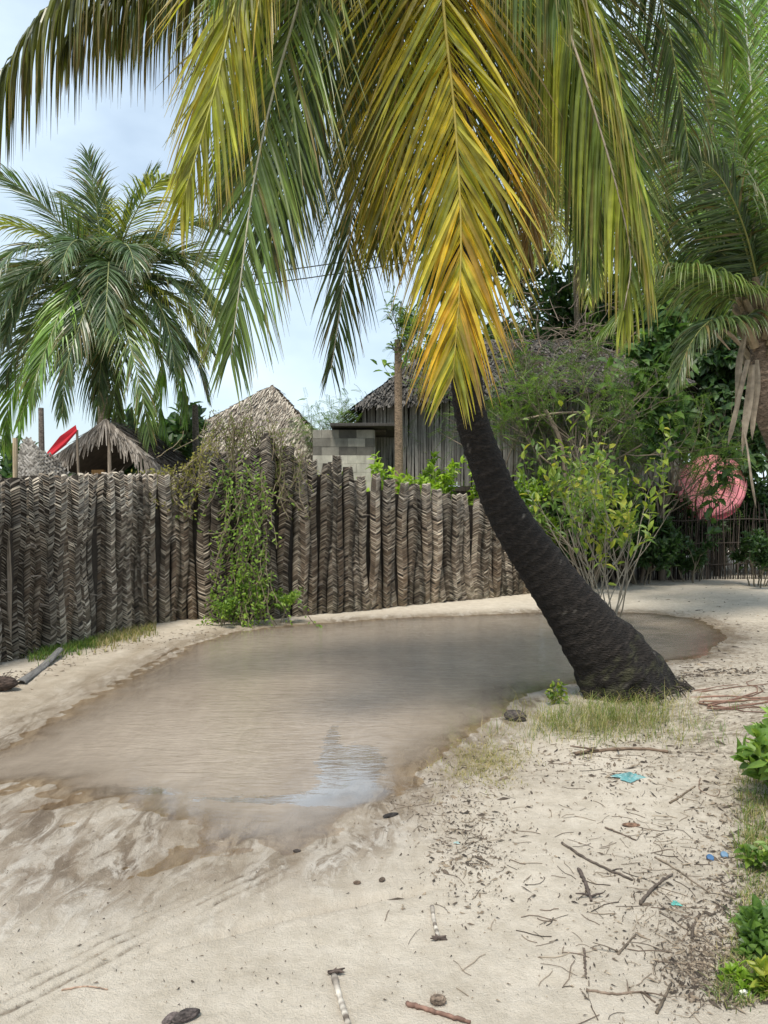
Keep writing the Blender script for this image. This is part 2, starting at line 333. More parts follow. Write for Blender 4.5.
# ------------------------------------------------------------------ palms
def pal_mix(stops, u):
    u = max(0, min(.9999, u))*(len(stops)-1); i = int(u); return mixc(stops[i], stops[i+1], u-i)
GOLD = (.60, .41, .025); YEL = (.54, .45, .04); OLIVE = (.23, .22, .03); YG = (.33, .36, .04); GREEN = (.085, .15, .035); DGREEN = (.035, .075, .028); BROWN = (.22, .12, .05); TAN = (.42, .32, .2)
PAL = {
 'gold': lambda r, t, s, q: pal_mix([(.16, .19, .03), OLIVE, YG, YEL, YEL, GOLD, (.62, .34, .02)], .04+.88*q+.14*s),
 'yellow': lambda r, t, s, q: pal_mix([(.10, .16, .035), OLIVE, YG, YEL, GOLD], .05+.6*q+.35*s),
 'yg': lambda r, t, s, q: pal_mix([(.09, .15, .035), (.16, .21, .04), YG, YEL], .05+.6*q+.3*s),
 'dolive': lambda r, t, s, q: pal_mix([(.018, .035, .012), (.05, .065, .016), (.11, .115, .02), (.22, .16, .03)], .1+.55*q+.3*s),
 'ygold': lambda r, t, s, q: pal_mix([(.07, .07, .015), OLIVE, (.36, .30, .03), (.5, .27, .02)], .05+.7*q+.25*s),
 'green': lambda r, t, s, q: pal_mix([DGREEN, GREEN, (.15, .22, .05), OLIVE], .1+.5*q+.25*s),
 'fresh': lambda r, t, s, q: pal_mix([(.06, .14, .03), (.13, .26, .04), (.22, .36, .06)], .1+.6*q+.3*s),
 'dark': lambda r, t, s, q: pal_mix([(.02, .045, .02), DGREEN, (.07, .12, .035), (.16, .15, .04)], .05+.5*q+.35*s*s),
 'olive': lambda r, t, s, q: pal_mix([(.05, .07, .02), (.13, .14, .03), OLIVE, (.30, .2, .05)], .05+.5*q+.4*s),
 'brown': lambda r, t, s, q: pal_mix([(.07, .045, .02), (.17, .10, .04), (.34, .19, .05), (.34, .25, .13)], .05+.6*q+.3*s),
 'dry': lambda r, t, s, q: pal_mix([(.16, .11, .07), (.3, .23, .16), (.42, .35, .27)], q),
 'blue': lambda r, t, s, q: pal_mix([(.03, .07, .035), (.06, .12, .055), (.11, .18, .07)], .1+.6*q+.2*s),
}
def frond(name, parent, pts, rng, mid=1, L=.95, W=.046, n=85, a0=62, a1=22, droop=.55, pal='green', side=None, seg=5, rw=.028, t0=.10, lift=.12, rc=(.24, .25, .08), mat=None, prof=0, brk=.05, jit=.10, k=6):
    C, LL = catmull(pts, 48)
    rad = [rw*.62*(1-.9*(i/47)**.8)+.003 for i in range(48)]
    mb = MB(); mr = MB(); mr.tube(C, rad, rc, k)
    if side is None:
        h = C[-1]-C[0]; h[2] = 0; h = nrm(h); side = np.array((-h[1], h[0], 0.))
    side = np.array(side, float); down = np.array((0, 0, -1.)); pf = PAL[pal]
    qn = np.random.RandomState(rng.randint(0, 99999)); base_q = np.convolve(qn.rand(n+12), np.ones(7)/7, 'valid')
    for i in range(n):
        for sg in (-1, 1):
            t = t0+(1-t0)*((i+rng.uniform(-.3, .3)+(.5 if sg > 0 else 0))/n); t = min(max(t, 0), .999)
            u = t*47; b = int(u); f = u-b; b2 = min(b+1, 47); p = C[b]*(1-f)+C[b2]*f; T = nrm(C[b2]-C[max(b-1, 0)])
            Sd = nrm(side-T*np.dot(side, T)); N = cross(Sd, T)
            if N[2] < 0 and abs(N[2]) > .25: N = -N
            ln = L*(.42+.58*math.sin(math.pi*min(1, (t*.86+.14))**.85))*(.9+.2*rng.random())
            if t > .85: ln *= 1-.35*(t-.85)/.15
            if rng.random() < brk: ln *= rng.uniform(.4, .8)
            an = R(a0+(a1-a0)*t+rng.gauss(0, 3.5))
            d = nrm(T*math.cos(an)+Sd*(sg*math.sin(an))+N*(lift+rng.gauss(0, jit*.6)))
            q = .55*(base_q[i]-.5)*3+.5+.30*rng.gauss(0, .6); dr = droop*(.75+.5*rng.random())
            q = max(0, min(1, q)); shade = rng.uniform(.50, 1.38); spot = rng.random(); tw = rng.gauss(0, .85); vs_ = []; cs = []; pp = p.copy(); wj = W*rng.uniform(.8, 1.15)
            for s_ in range(seg+1):
                s = s_/seg
                wd = wj*(.45+.55*min(1, s/.15))*(1-max(0, s-.25)/.75)**.85 if s < 1 else 0.0015
                B = cross(d, N); B = nrm(B); NN = cross(B, d)
                B2 = B*math.cos(tw)+NN*math.sin(tw); N2 = cross(B2, d)
                vs_ += [pp-B2*wd*.5-N2*wd*.18, pp, pp+B2*wd*.5-N2*wd*.18]
                cc = sc(pf(rng, t, s, q), shade)
                if s > .8 and q > .35: cc = mixc(cc, (.22, .13, .06), .55)
                if spot < .10 and s > spot*6: cc = mixc(cc, (.20, .12, .05), .6)
                cs += [cc, mixc(cc, (.5, .5, .2), .15), cc]
                if s_ < seg: d = nrm(d+down*(dr*(.4+1.2*s)/seg*1.6)+N*rng.gauss(0, .012)); pp = pp+d*(ln/seg)
            fs = []
            for s_ in range(seg):
                o = s_*3; fs += [(o, o+1, o+4, o+3), (o+1, o+2, o+5, o+4)]
            mb.add(vs_, fs, cs, 0)
    o_f = mb.build(name, mat or M_palm, parent); mr.build('midrib', M_rachis, o_f, smooth=True); return o_f
def arch(base, az, el, L, k, n=7, bend=0):
    d = np.array((math.sin(az)*math.cos(el), math.cos(az)*math.cos(el), math.sin(el))); p = np.array(base, float); o = [p.copy()]
    sdv = np.array((math.cos(az), -math.sin(az), 0))
    for i in range(n-1):
        p = p+d*(L/(n-1)); o.append(p.copy()); d = nrm(d+np.array((0, 0, -1.))*k*(.5+.9*i/(n-1))/(n-1)*2+sdv*bend/(n-1))
    return o
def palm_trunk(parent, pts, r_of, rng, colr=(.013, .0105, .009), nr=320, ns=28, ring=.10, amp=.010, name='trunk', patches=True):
    C, LL = catmull(pts, nr); mb = MB(); vs_ = []; cs = []
    ref = np.array((1., 0, .01)); ph = rng.uniform(0, 6)
    NZ = np.random.RandomState(5).rand(64, 64)
    for i in range(nr):
        t = i/(nr-1); s = t*LL; T = nrm(C[min(i+1, nr-1)]-C[max(i-1, 0)]); A = nrm(ref-T*np.dot(ref, T)); B = cross(T, A); ref = A
        for j in range(ns):
            a = 2*math.pi*j/ns; wob = .012*math.sin(3*a+ph+s*1.3)+.02*(fbm(np.array([a*2.2+40]), np.array([s*5.0]), 31)[0]-.5)
            sr = s/ring+.30*math.sin(a+s*2.2)+.14*math.sin(2*a-s*3)+.5*(fbm(np.array([a+9]), np.array([s*1.5]), 35, 2)[0]-.5); fr_ = sr-math.floor(sr)
            rg = amp*(math.exp(-(fr_/.16)**2)+.6*math.exp(-((1-fr_)/.10)**2)-.25)*(1 if t > .12 else t/.12)
            rr_ = r_of(t, a, s)*(1+wob*1.6)+rg
            vs_.append(C[i]+A*rr_*math.cos(a)+B*rr_*math.sin(a))
            k_ = fbm(np.array([a*7+11]), np.array([s*22.]), 33)[0]; c_ = sc(colr, .55+.9*k_)
            if fr_ < .14 and t > .1: c_ = mixc(c_, sc(colr, 2.6), .5)
            if patches and k_ > .80: c_ = mixc(c_, (.34, .31, .27), min(.6, (k_-.80)*8))
            if patches and t < .10 and k_ < .42: c_ = mixc(c_, (.07, .07, .035), .3)
            cs.append(c_)
    fs = [(i*ns+j, i*ns+(j+1) % ns, (i+1)*ns+(j+1) % ns, (i+1)*ns+j) for i in range(nr-1) for j in range(ns)]
    mb.add(vs_, fs, cs); return mb.build(name, M_bark, parent, smooth=True)

rng = random.Random(4)
base = np.array((TB[0], TB[1], gz(*TB)))
palm = thing('coconut_palm', 'big leaning coconut palm with dark trunk and yellowing fronds rising from the puddle edge', 'palm tree', base)
K = P(446, -115, 6.35)
tp = [base+np.array((.03, .08, -.30)), P(632, 700, 6.62), P(608, 657, 6.6), P(591, 634, 6.59), P(566, 600, 6.57), P(538, 560, 6.55), P(519, 533, 6.53), P(501, 500, 6.52), P(488, 467, 6.5), P(472, 420, 6.48), P(466, 370, 6.46), P(460, 250, 6.4), P(451, 50, 6.36), K]
def r_front(t, a, s):
    r = float(np.interp(s, [0, .3, .7, .95, 1.3, 1.75, 2.05, 2.4, 2.7, 3.15, 5, 8], [.41, .385, .325, .28, .232, .20, .178, .16, .146, .136, .13, .12]))
    if s < .8: r += .05*(1-s/.8)*math.sin(a*5+1)+.03*(1-s/.8)*math.sin(a*9)
    if s < 1.4: r += (fbm(np.array([abs(a-math.pi)*2.5+30]), np.array([s*5.5]), 37)[0]-.5)*.14*(1-s/1.4)+(fbm(np.array([abs(a-math.pi)*9+3]), np.array([s*16.]), 39)[0]-.5)*.05*(1-s/1.4)
    return r
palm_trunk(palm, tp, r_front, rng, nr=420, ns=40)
def FR(pts, **kw):
    kw['n'] = int(kw.get('n', 85)*1.5); kw['W'] = kw.get('W', .046)*.60; kw['L'] = kw.get('L', 1.)*1.06; kw['seg'] = 6
    return frond('frond', palm, [K]+[P(*q) for q in pts], rng, **kw)
FR([(443, -170, 6.0), (440, -120, 5.6), (443, 0, 5.42), (455, 120, 5.34), (461, 250, 5.33), (453, 378, 5.36)], pal='gold', L=1.40, W=.055, a0=44, a1=20, droop=.26, side=(1, -.05, 0), n=100, lift=.05, rc=(.42, .34, .08))
FR([(390, -175, 5.8), (332, -90, 5.4), (285, 50, 5.15), (256, 170, 5.05), (240, 285, 5.05), (231, 355, 5.1)], pal='green', L=1.28, a0=46, a1=22, droop=.32, side=(1, -.35, 0), n=95, rc=(.42, .40, .30))
FR([(380, -210, 5.8), (292, -120, 5.2), (240, -10, 5.0), (215, 90, 4.95), (193, 165, 5.0), (182, 205, 5.05)], pal='yellow', L=1.22, a0=42, a1=16, droop=.42, side=(1, -.25, 0), n=90, rc=(.35, .34, .08))
FR([(340, -235, 6.2), (190, -130, 6.1), (62, -5, 6.0), (5, 70, 6.0), (-42, 150, 6.0)], pal='dolive', L=1.30, W=.06, a0=72, a1=45, droop=4.2, side=(.25, -1, 0), n=120, lift=0.02)
FR([(350, -170, 6.5), (250, -75, 6.3), (165, -30, 6.3), (105, 0, 6.3), (62, 42, 6.3)], pal='dolive', L=1.35, W=.06, a0=75, a1=45, droop=4.2, side=(.3, -1, 0), n=110, lift=.02)
FR([(365, -160, 6.8), (285, -65, 6.8), (215, -35, 6.9), (150, -2, 7.0), (112, 35, 7.0)], pal='dark', L=1.3, W=.06, a0=75, a1=45, droop=3.8, side=(.4, -1, 0), n=105, lift=.02)
FR([(380, -150, 6.9), (320, -60, 7.0), (270, 40, 7.2), (238, 140, 7.3), (222, 200, 7.3)], pal='dark', L=1.3, a0=48, a1=22, droop=.9, side=(1, -.5, 0), n=90)
FR([(395, -140, 7.0), (350, -30, 7.3), (318, 70, 7.4), (300, 150, 7.4), (290, 215, 7.4)], pal='dark', L=1.2, a0=48, a1=22, droop=.7, side=(1, .3, 0), n=85)
FR([(500, -150, 7.0), (560, -40, 7.4), (600, 60, 7.7), (622, 160, 7.8), (628, 240, 7.8)], pal='dark', L=1.3, a0=58, a1=26, droop=.7, side=(1, -.4, 0), n=90)
FR([(540, -190, 7.0), (640, -110, 7.4), (705, -20, 7.6), (735, 60, 7.7)], pal='green', L=1.2, a0=60, a1=28, droop=1.0, side=(.6, -.8, 0), n=80)
FR([(450, -100, 6.9), (455, 20, 7.2), (452, 120, 7.3), (446, 220, 7.3), (440, 300, 7.3)], pal='dark', L=1.2, a0=50, a1=22, droop=.5, side=(1, 0, 0), n=90)
FR([(412, -165, 6.6), (388, -60, 6.7), (366, 100, 6.7), (351, 220, 6.7), (340, 310, 6.7), (331, 370, 6.7)], pal='dark', L=1.1, a0=42, a1=20, droop=.4, side=(1, -.5, 0), rc=(.38, .36, .28))
FR([(395, -175, 6.1), (345, -70, 6.0), (306, 60, 6.0), (283, 170, 6.0), (270, 250, 6.05)], pal='dark', L=1.35, a0=48, a1=22, droop=.35, side=(1, -.2, 0), n=95)
FR([(488, -185, 6.0), (532, -70, 5.7), (572, 40, 5.6), (599, 125, 5.58), (620, 200, 5.6), (631, 260, 5.65), (624, 310, 5.7)], pal='yg', L=1.35, W=.058, a0=44, a1=16, droop=2.2, side=(.75, -.6, 0), n=85, rc=(.45, .38, .30), mid=.9)
FR([(480, -180, 6.1), (520, -60, 5.9), (552, 60, 5.85), (574, 150, 5.85), (586, 220, 5.9), (588, 270, 5.9)], pal='green', L=1.25, a0=40, a1=16, droop=1.6, side=(.8, -.5, 0), n=80)
FR([(500, -200, 6.6), (552, -70, 6.8), (596, 70, 6.9), (628, 180, 7.0), (640, 270, 7.0)], pal='green', L=1.3, a0=62, a1=25, droop=.5, side=(1, .35, 0), n=95, rc=(.2, .2, .1))
FR([(520, -220, 6.8), (600, -140, 7.1), (655, -20, 7.3), (680, 90, 7.4), (690, 160, 7.4)], pal='dark', L=1.15, a0=58, a1=25, droop=.9, side=(.7, -.6, 0), n=85)
FR([(480, -130, 6.7), (508, 0, 6.9), (526, 120, 7.0), (531, 200, 7.0), (528, 260, 7.0)], pal='brown', L=1.0, a0=36, a1=14, droop=.6, side=(.8, -.5, 0), n=70)
FR([(432, -160, 6.1), (414, -50, 6.0), (398, 80, 5.95), (386, 180, 5.95), (378, 240, 6.0)], pal='ygold', L=1.35, a0=42, a1=18, droop=.45, side=(1, -.2, 0), n=90, rc=(.3, .22, .08))
FR([(425, -150, 6.9), (405, -20, 7.2), (395, 100, 7.3), (390, 190, 7.3), (394, 260, 7.3)], pal='dolive', L=1.1, a0=38, a1=16, droop=.5, side=(1, .3, 0), n=80)
FR([(465, -150, 6.8), (480, -20, 7.1), (492, 90, 7.2), (498, 190, 7.2), (502, 260, 7.2)], pal='dolive', L=1.2, a0=45, a1=18, droop=.5, side=(1, .1, 0), n=85)
FR([(400, -205, 5.8), (352, -135, 5.2), (300, -85, 4.9), (255, -55, 4.75), (215, -15, 4.7)], pal='green', L=1.0, a0=55, a1=35, droop=3, side=(.3, -1, 0), n=65)
FR([(428, -210, 5.7), (405, -160, 5.0), (380, -100, 4.7), (352, -60, 4.6), (330, -25, 4.6)], pal='olive', L=.95, a0=50, a1=30, droop=2.4, side=(1, -.4, 0), n=60)
FR([(478, -200, 5.8), (500, -140, 5.3), (525, -75, 5.1), (548, -25, 5.05), (560, 20, 5.05)], pal='green', L=1.05, a0=52, a1=28, droop=2.8, side=(.7, -.7, 0), n=70)
for az, el, k_ in ((20, 55, .9), (75, 45, 1.0), (-40, 50, .9), (-80, 62, .8), (0, 75, .5), (110, 65, .7)):
    frond('frond', palm, arch(K, R(az), R(el), 4.2, k_), rng, L=.9, pal='green', n=60, seg=4, droop=.6)
mb = MB()   # the fibrous crown boot
for i in range(46):
    a = rng.uniform(0, 2*math.pi); z0 = rng.uniform(-.55, .1); r0 = .13+.05*rng.random(); q0 = K+np.array((math.cos(a)*r0, math.sin(a)*r0, z0)); q1 = q0+np.array((math.cos(a)*.18, math.sin(a)*.18, .30))
    mb.tube([q0, (q0+q1)/2, q1], [.05, .045, .03], sc((.22, .16, .09), .6+.6*rng.random()), 6)
mb.build('leaf_base', M_stem, palm)
mb = MB()   # exposed roots to the right
for i in range(11):
    a = rng.uniform(-.5, .25); p0 = base+np.array((.30+.1*rng.random(), -.75+.6*rng.random(), .02)); pts = [p0]; L_ = rng.uniform(.5, 1.4); d = a*1.3
    for s_ in range(7):
        d += rng.gauss(0, .3); q0 = pts[-1]+np.array((math.cos(d), math.sin(d)*.8, 0))*L_/7; q0[2] = gz(q0[0], q0[1])+.006; pts.append(q0)
    mb.tube(pts, [rng.uniform(.004, .009)*(1-.09*s_) for s_ in range(8)], sc((.19, .11, .08), .6+.8*rng.random()), 5)
mb.build('root', M_stem, palm); mb = MB()
for i in range(120):      # skirt of rootlets where the bole meets the sand
    a = rng.uniform(0, 2*math.pi); r0 = .40; p0 = base+np.array((math.cos(a)*r0*.9, math.sin(a)*r0*.9, rng.uniform(.02, .12))); L_ = rng.uniform(.02, .10); p2 = base+np.array((math.cos(a+.1)*(r0+L_), math.sin(a+.1)*(r0+L_), 0)); p2[2] = gz(p2[0], p2[1])-.01
    p1 = (p0+p2)/2+np.array((0, 0, .035)); mb.tube([p0, p1, p2], [.006, .005, .003], sc((.04, .033, .028), rng.uniform(.5, 2.2)), 5)
mb.build('root_skirt', M_stem, palm)

def small_palm(name, label, crown, base_xy, fr_list, seed, Lr, Ll, pal, r=.13, n=48, grp=None, W=.05, extra=None, mat=None):
    rg = random.Random(seed); b = np.array((base_xy[0], base_xy[1], gz(*base_xy))); th = thing(name, label, 'palm tree', b, grp); cr = np.array(crown)
    mid = (b+cr)/2+np.array((rg.uniform(-.2, .2), 0, 0))
    palm_trunk(th, [b+np.array((0, 0, -.15)), mid, cr], lambda t, a, s: r*(1.35-.5*min(1, s*1.2)) if s < .8 else r*(.87-.2*t), rg, colr=(.2, .165, .13), nr=90, ns=12, ring=.12, amp=.012, patches=False)
    for (az, el, k_, sc_) in fr_list:
        frond('frond', th, arch(cr, R(az+rg.uniform(-7, 7)), R(el+rg.uniform(-4, 4)), Lr*sc_*rg.uniform(.92, 1.06), k_, bend=rg.uniform(-.25, .25)), rg, L=Ll, W=W, n=n, seg=3, pal=pal if rg.random() < .88 else 'yg', droop=rg.uniform(.35, .8), k=4, a0=58, a1=22, mat=mat or M_bgpalm, t0=.16, rw=.03, rc=(.26, .28, .12))
    mb = MB()
    for i in range(30):
        a = rg.uniform(0, 2*math.pi); q0 = cr+np.array((math.cos(a)*.12, math.sin(a)*.12, rg.uniform(-.45, .1))); q1 = q0+np.array((math.cos(a)*.16, math.sin(a)*.16, .28))
        mb.tube([q0, (q0+q1)/2, q1], [.05, .04, .03], sc((.25, .19, .10), .6+.6*rg.random()), 5)
    mb.build('leaf_base', M_stem, th)
    return th, cr, rg
FL = [(0, 86, .3, .72), (90, 78, .5, .8), (200, 80, .5, .8), (300, 72, .7, .85), (20, 62, .9, 1), (80, 55, 1.1, 1), (130, 58, 1.0, 1), (255, 52, 1.1, 1.05), (280, 38, 1.2, 1.1), (235, 60, .9, 1),
      (95, 32, 1.3, 1.05), (60, 25, 1.3, 1), (150, 35, 1.5, .9), (185, 40, 1.8, .85), (215, 35, 1.7, .95), (265, 18, 1.4, 1.05), (110, 10, 1.5, 1), (165, 18, 2.0, .95), (200, 15, 2.1, 1), (240, 8, 1.8, 1.05), (130, 0, 1.9, 1), (90, -10, 1.5, .95), (285, -5, 1.5, 1), (330, 20, 1.3, 1), (180, -8, 1.8, 1.0),
      (210, 22, 2.3, 1.1), (190, -15, 1.5, 1.1), (250, 30, 1.8, 1.1), (75, 42, 1.3, 1.1), (150, 22, 2.2, 1.1), (225, -5, 1.9, 1.1), (120, 22, 1.9, 1.1)]
lp = small_palm('coconut_palm', 'green coconut palm with drooping crown behind the thatched hut at left', P(106, 292, 14.3), (P(112, 500, 15)[0], 15.0), FL, 8, 3.1, .90, 'blue', n=74, W=.036)
FL2 = [(az, el, k_, 1) for az, el, k_ in ((300, 60, .8), (260, 45, 1), (225, 30, 1.3), (60, 55, 1), (110, 40, 1.2), (180, 65, .8), (190, 25, 1.6), (270, 20, 1.3), (20, 75, .5), (320, 30, 1.2), (150, 15, 1.7), (240, 5, 1.6), (90, 10, 1.5))]
for q_ in ([(92, 264, 13.6), (66, 300, 12.6), (40, 365, 12.0), (18, 425, 12.0)], [(95, 262, 13.8), (50, 268, 13.6), (15, 310, 13.5), (-15, 370, 13.5)], [(108, 262, 13.6), (90, 300, 12.5), (68, 360, 12.0), (62, 415, 12.0)], [(112, 276, 13.6), (124, 322, 12.5), (140, 385, 12.0), (150, 440, 12.0)],
           [(120, 268, 14.2), (150, 290, 14.0), (176, 350, 13.9), (186, 420, 13.9)], [(122, 262, 14.3), (160, 250, 14.1), (205, 290, 14.0), (228, 350, 14.0)], [(100, 290, 14.6), (85, 340, 15.0), (100, 400, 15.1), (108, 440, 15.1)], [(118, 290, 14.6), (160, 350, 15.0), (160, 400, 15.1), (170, 450, 15.1)], [(85, 290, 14.6), (40, 330, 15.0), (10, 400, 15.1), (5, 450, 15.1)], [(108, 265, 13.9), (108, 300, 13.4), (102, 350, 13.2), (98, 400, 13.2)], [(112, 275, 13.9), (118, 320, 13.5), (112, 380, 13.4), (120, 430, 13.4)]):
    frond('frond', lp[0], [lp[1]]+[P(*a_) for a_ in q_], lp[2], L=1.0, W=.04, n=85, seg=4, pal=lp[2].choice(('green', 'fresh', 'green', 'blue')), droop=.7, k=4, a0=50, a1=20, mat=M_bgpalm, t0=.16, rc=(.26, .28, .12))
small_palm('coconut_palm', 'distant pale coconut palm against the sky behind the upper right fronds', P(712, 70, 22), (P(716, 500, 22.8)[0], 23.2), FL, 21, 4.8, .95, 'blue', n=60, W=.04)
small_palm('coconut_palm', 'bushy coconut palm standing behind the paling house, half hidden by the big palm', P(575, 225, 23.5), (P(580, 500, 24.8)[0], 24.8), FL, 33, 4.6, 1.1, 'yg', n=64, W=.055)
small_palm('coconut_palm', 'tall far palm seen through gaps right above the paling house roof', P(668, 175, 25.5), (P(675, 500, 25.5)[0], 26), FL, 47, 5.0, 1.1, 'green', n=60, W=.055)

# right-hand palm, framed by the right edge
rg = random.Random(12); rb = np.array((7.2, 12.6, gz(7.2, 12.6)))
rp_ = thing('coconut_palm', 'coconut palm at the right edge with bright upright fronds and hanging dead sheaths', 'palm tree', rb)
RC = P(762, 305, 12)
palm_trunk(rp_, [rb-np.array((0, 0, .15)), (rb+RC)/2+np.array((-.12, 0, 0)), P(764, 400, 12.05), RC], lambda t, a, s: .24 if s < .1 else .19-.02*t, rg, colr=(.13, .095, .07), nr=140, ns=16, ring=.11, amp=.016, patches=False)
def FR2(pts, **kw): return frond('frond', rp_, [RC]+[P(*q) for q in pts], rg, n=int(kw.pop('n', 80)*1.35), W=kw.pop('W', .046)*.88, **kw)
FR2([(758, 230, 11.95), (753, 120, 11.85), (744, 10, 11.8), (730, -110, 11.7)], pal='fresh', L=1.15, W=.05, a0=48, a1=28, droop=.35, side=(1, .1, 0), rc=(.45, .45, .38), rw=.045)
FR2([(738, 225, 11.6), (704, 162, 11.1), (660, 138, 10.7), (612, 134, 10.4)], pal='dark', L=1.35, W=.05, a0=60, a1=35, droop=1.5, side=(.3, -1, 0), lift=.15)
FR2([(742, 200, 11.7), (735, 120, 11.4), (705, 60, 11.2), (660, 30, 11.0)], pal='green', L=1.1, a0=60, a1=30, droop=1.0, side=(.3, -1, 0))
FR2([(735, 285, 11.6), (695, 268, 11.1), (655, 266, 10.8), (622, 280, 10.6)], pal='green', L=.95, a0=55, a1=30, droop=1.3, side=(.3, -1, 0))
FR2([(735, 300, 12.4), (690, 290, 12.8), (640, 300, 13.0), (600, 335, 13.1)], pal='green', L=.95, a0=60, a1=30, droop=.7, side=(.3, -1, 0))
FR2([(775, 220, 11.7), (790, 120, 11.4), (800, 20, 11.2), (805, -70, 11.2)], pal='fresh', L=1.1, a0=50, a1=28, droop=.5, side=(1, -.1, 0))
FR2([(740, 240, 12.4), (712, 150, 12.9), (680, 80, 13.2), (640, 30, 13.4)], pal='fresh', L=1.1, a0=55, a1=30, droop=.8, side=(.6, -.6, 0))
FR2([(720, 250, 12.3), (680, 225, 12.6), (640, 225, 12.8), (605, 250, 12.9)], pal='dark', L=1.2, a0=60, a1=30, droop=1.0, side=(.3, -1, 0))
FR2([(745, 200, 12.6), (728, 90, 13.0), (705, -10, 13.2), (690, -80, 13.3)], pal='green', L=1.2, a0=55, a1=30, droop=.6, side=(1, -.2, 0))
FR2([(740, 320, 11.5), (712, 320, 11.0), (690, 345, 10.8), (675, 385, 10.7)], pal='dark', L=.8, a0=55, a1=30, droop=1.0, side=(.4, -1, 0))
FR2([(748, 240, 11.4), (728, 190, 10.8), (708, 165, 10.4), (690, 158, 10.2)], pal='dark', L=.95, a0=72, a1=48, droop=.1, side=(.2, -.4, 1), n=34, lift=.4)
for az, el, k_ in ((70, 50, 1), (20, 40, 1), (120, 30, 1.2), (100, 65, .7), (150, 10, 1.4), (-20, 60, .8)):
    frond('frond', rp_, arch(RC, R(az), R(el), 3.8, k_), rg, L=.9, pal='green', n=50, seg=3, droop=.7)
for (x0, y0, x1, y1, Yd, wd) in ((745, 335, 735, 420, 11.7, .10), (748, 360, 728, 445, 11.6, .13), (752, 365, 742, 455, 11.6, .12), (742, 420, 756, 508, 11.5, .055), (757, 360, 752, 440, 11.7, .10), (740, 345, 712, 318, 11.6, .08), (730, 350, 706, 322, 11.5, .07)):
    mb = MB(); C, _ = catmull([P(x0, y0, Yd+.1), P((x0*2+x1)/3+rg.uniform(-4, 4), (y0*2+y1)/3, Yd), P((x0+2*x1)/3, (y0+2*y1)/3, Yd-.05), P(x1, y1, Yd)], 14)
    vs_ = []; fs = []; cs = []
    for i, q in enumerate(C):
        s = i/13; ww = wd*(.35+.65*math.sin(math.pi*min(1, s*.8+.15)))*(1 if s < .9 else (1-s)*8+.1); tw = .6*math.sin(s*3+x0); Bv = np.array((math.cos(tw), math.sin(tw), 0.1))
        vs_ += [q-Bv*ww*.5, q+np.array((0, -.02, 0)), q+Bv*ww*.5]; cs += [sc((.36, .29, .22), rg.uniform(.7, 1.1))]*3
        if i: o = i*3; fs += [(o-3, o-2, o+1, o), (o-2, o-1, o+2, o+1)]
    mb.add(vs_, fs, cs); mb.build('dead_sheath', M_dry, rp_)
mb = MB()
for i in range(60):
    a = rg.uniform(0, 2*math.pi); q0 = RC+np.array((math.cos(a)*.17, math.sin(a)*.17, rg.uniform(-1.1, .1))); q1 = q0+np.array((math.cos(a)*.25, math.sin(a)*.25, .35))
    mb.tube([q0, (q0+q1)/2, q1], [.07, .06, .035], sc((.26, .2, .13), .5+.7*rg.random()), 6)
mb.build('leaf_base', M_stem, rp_)

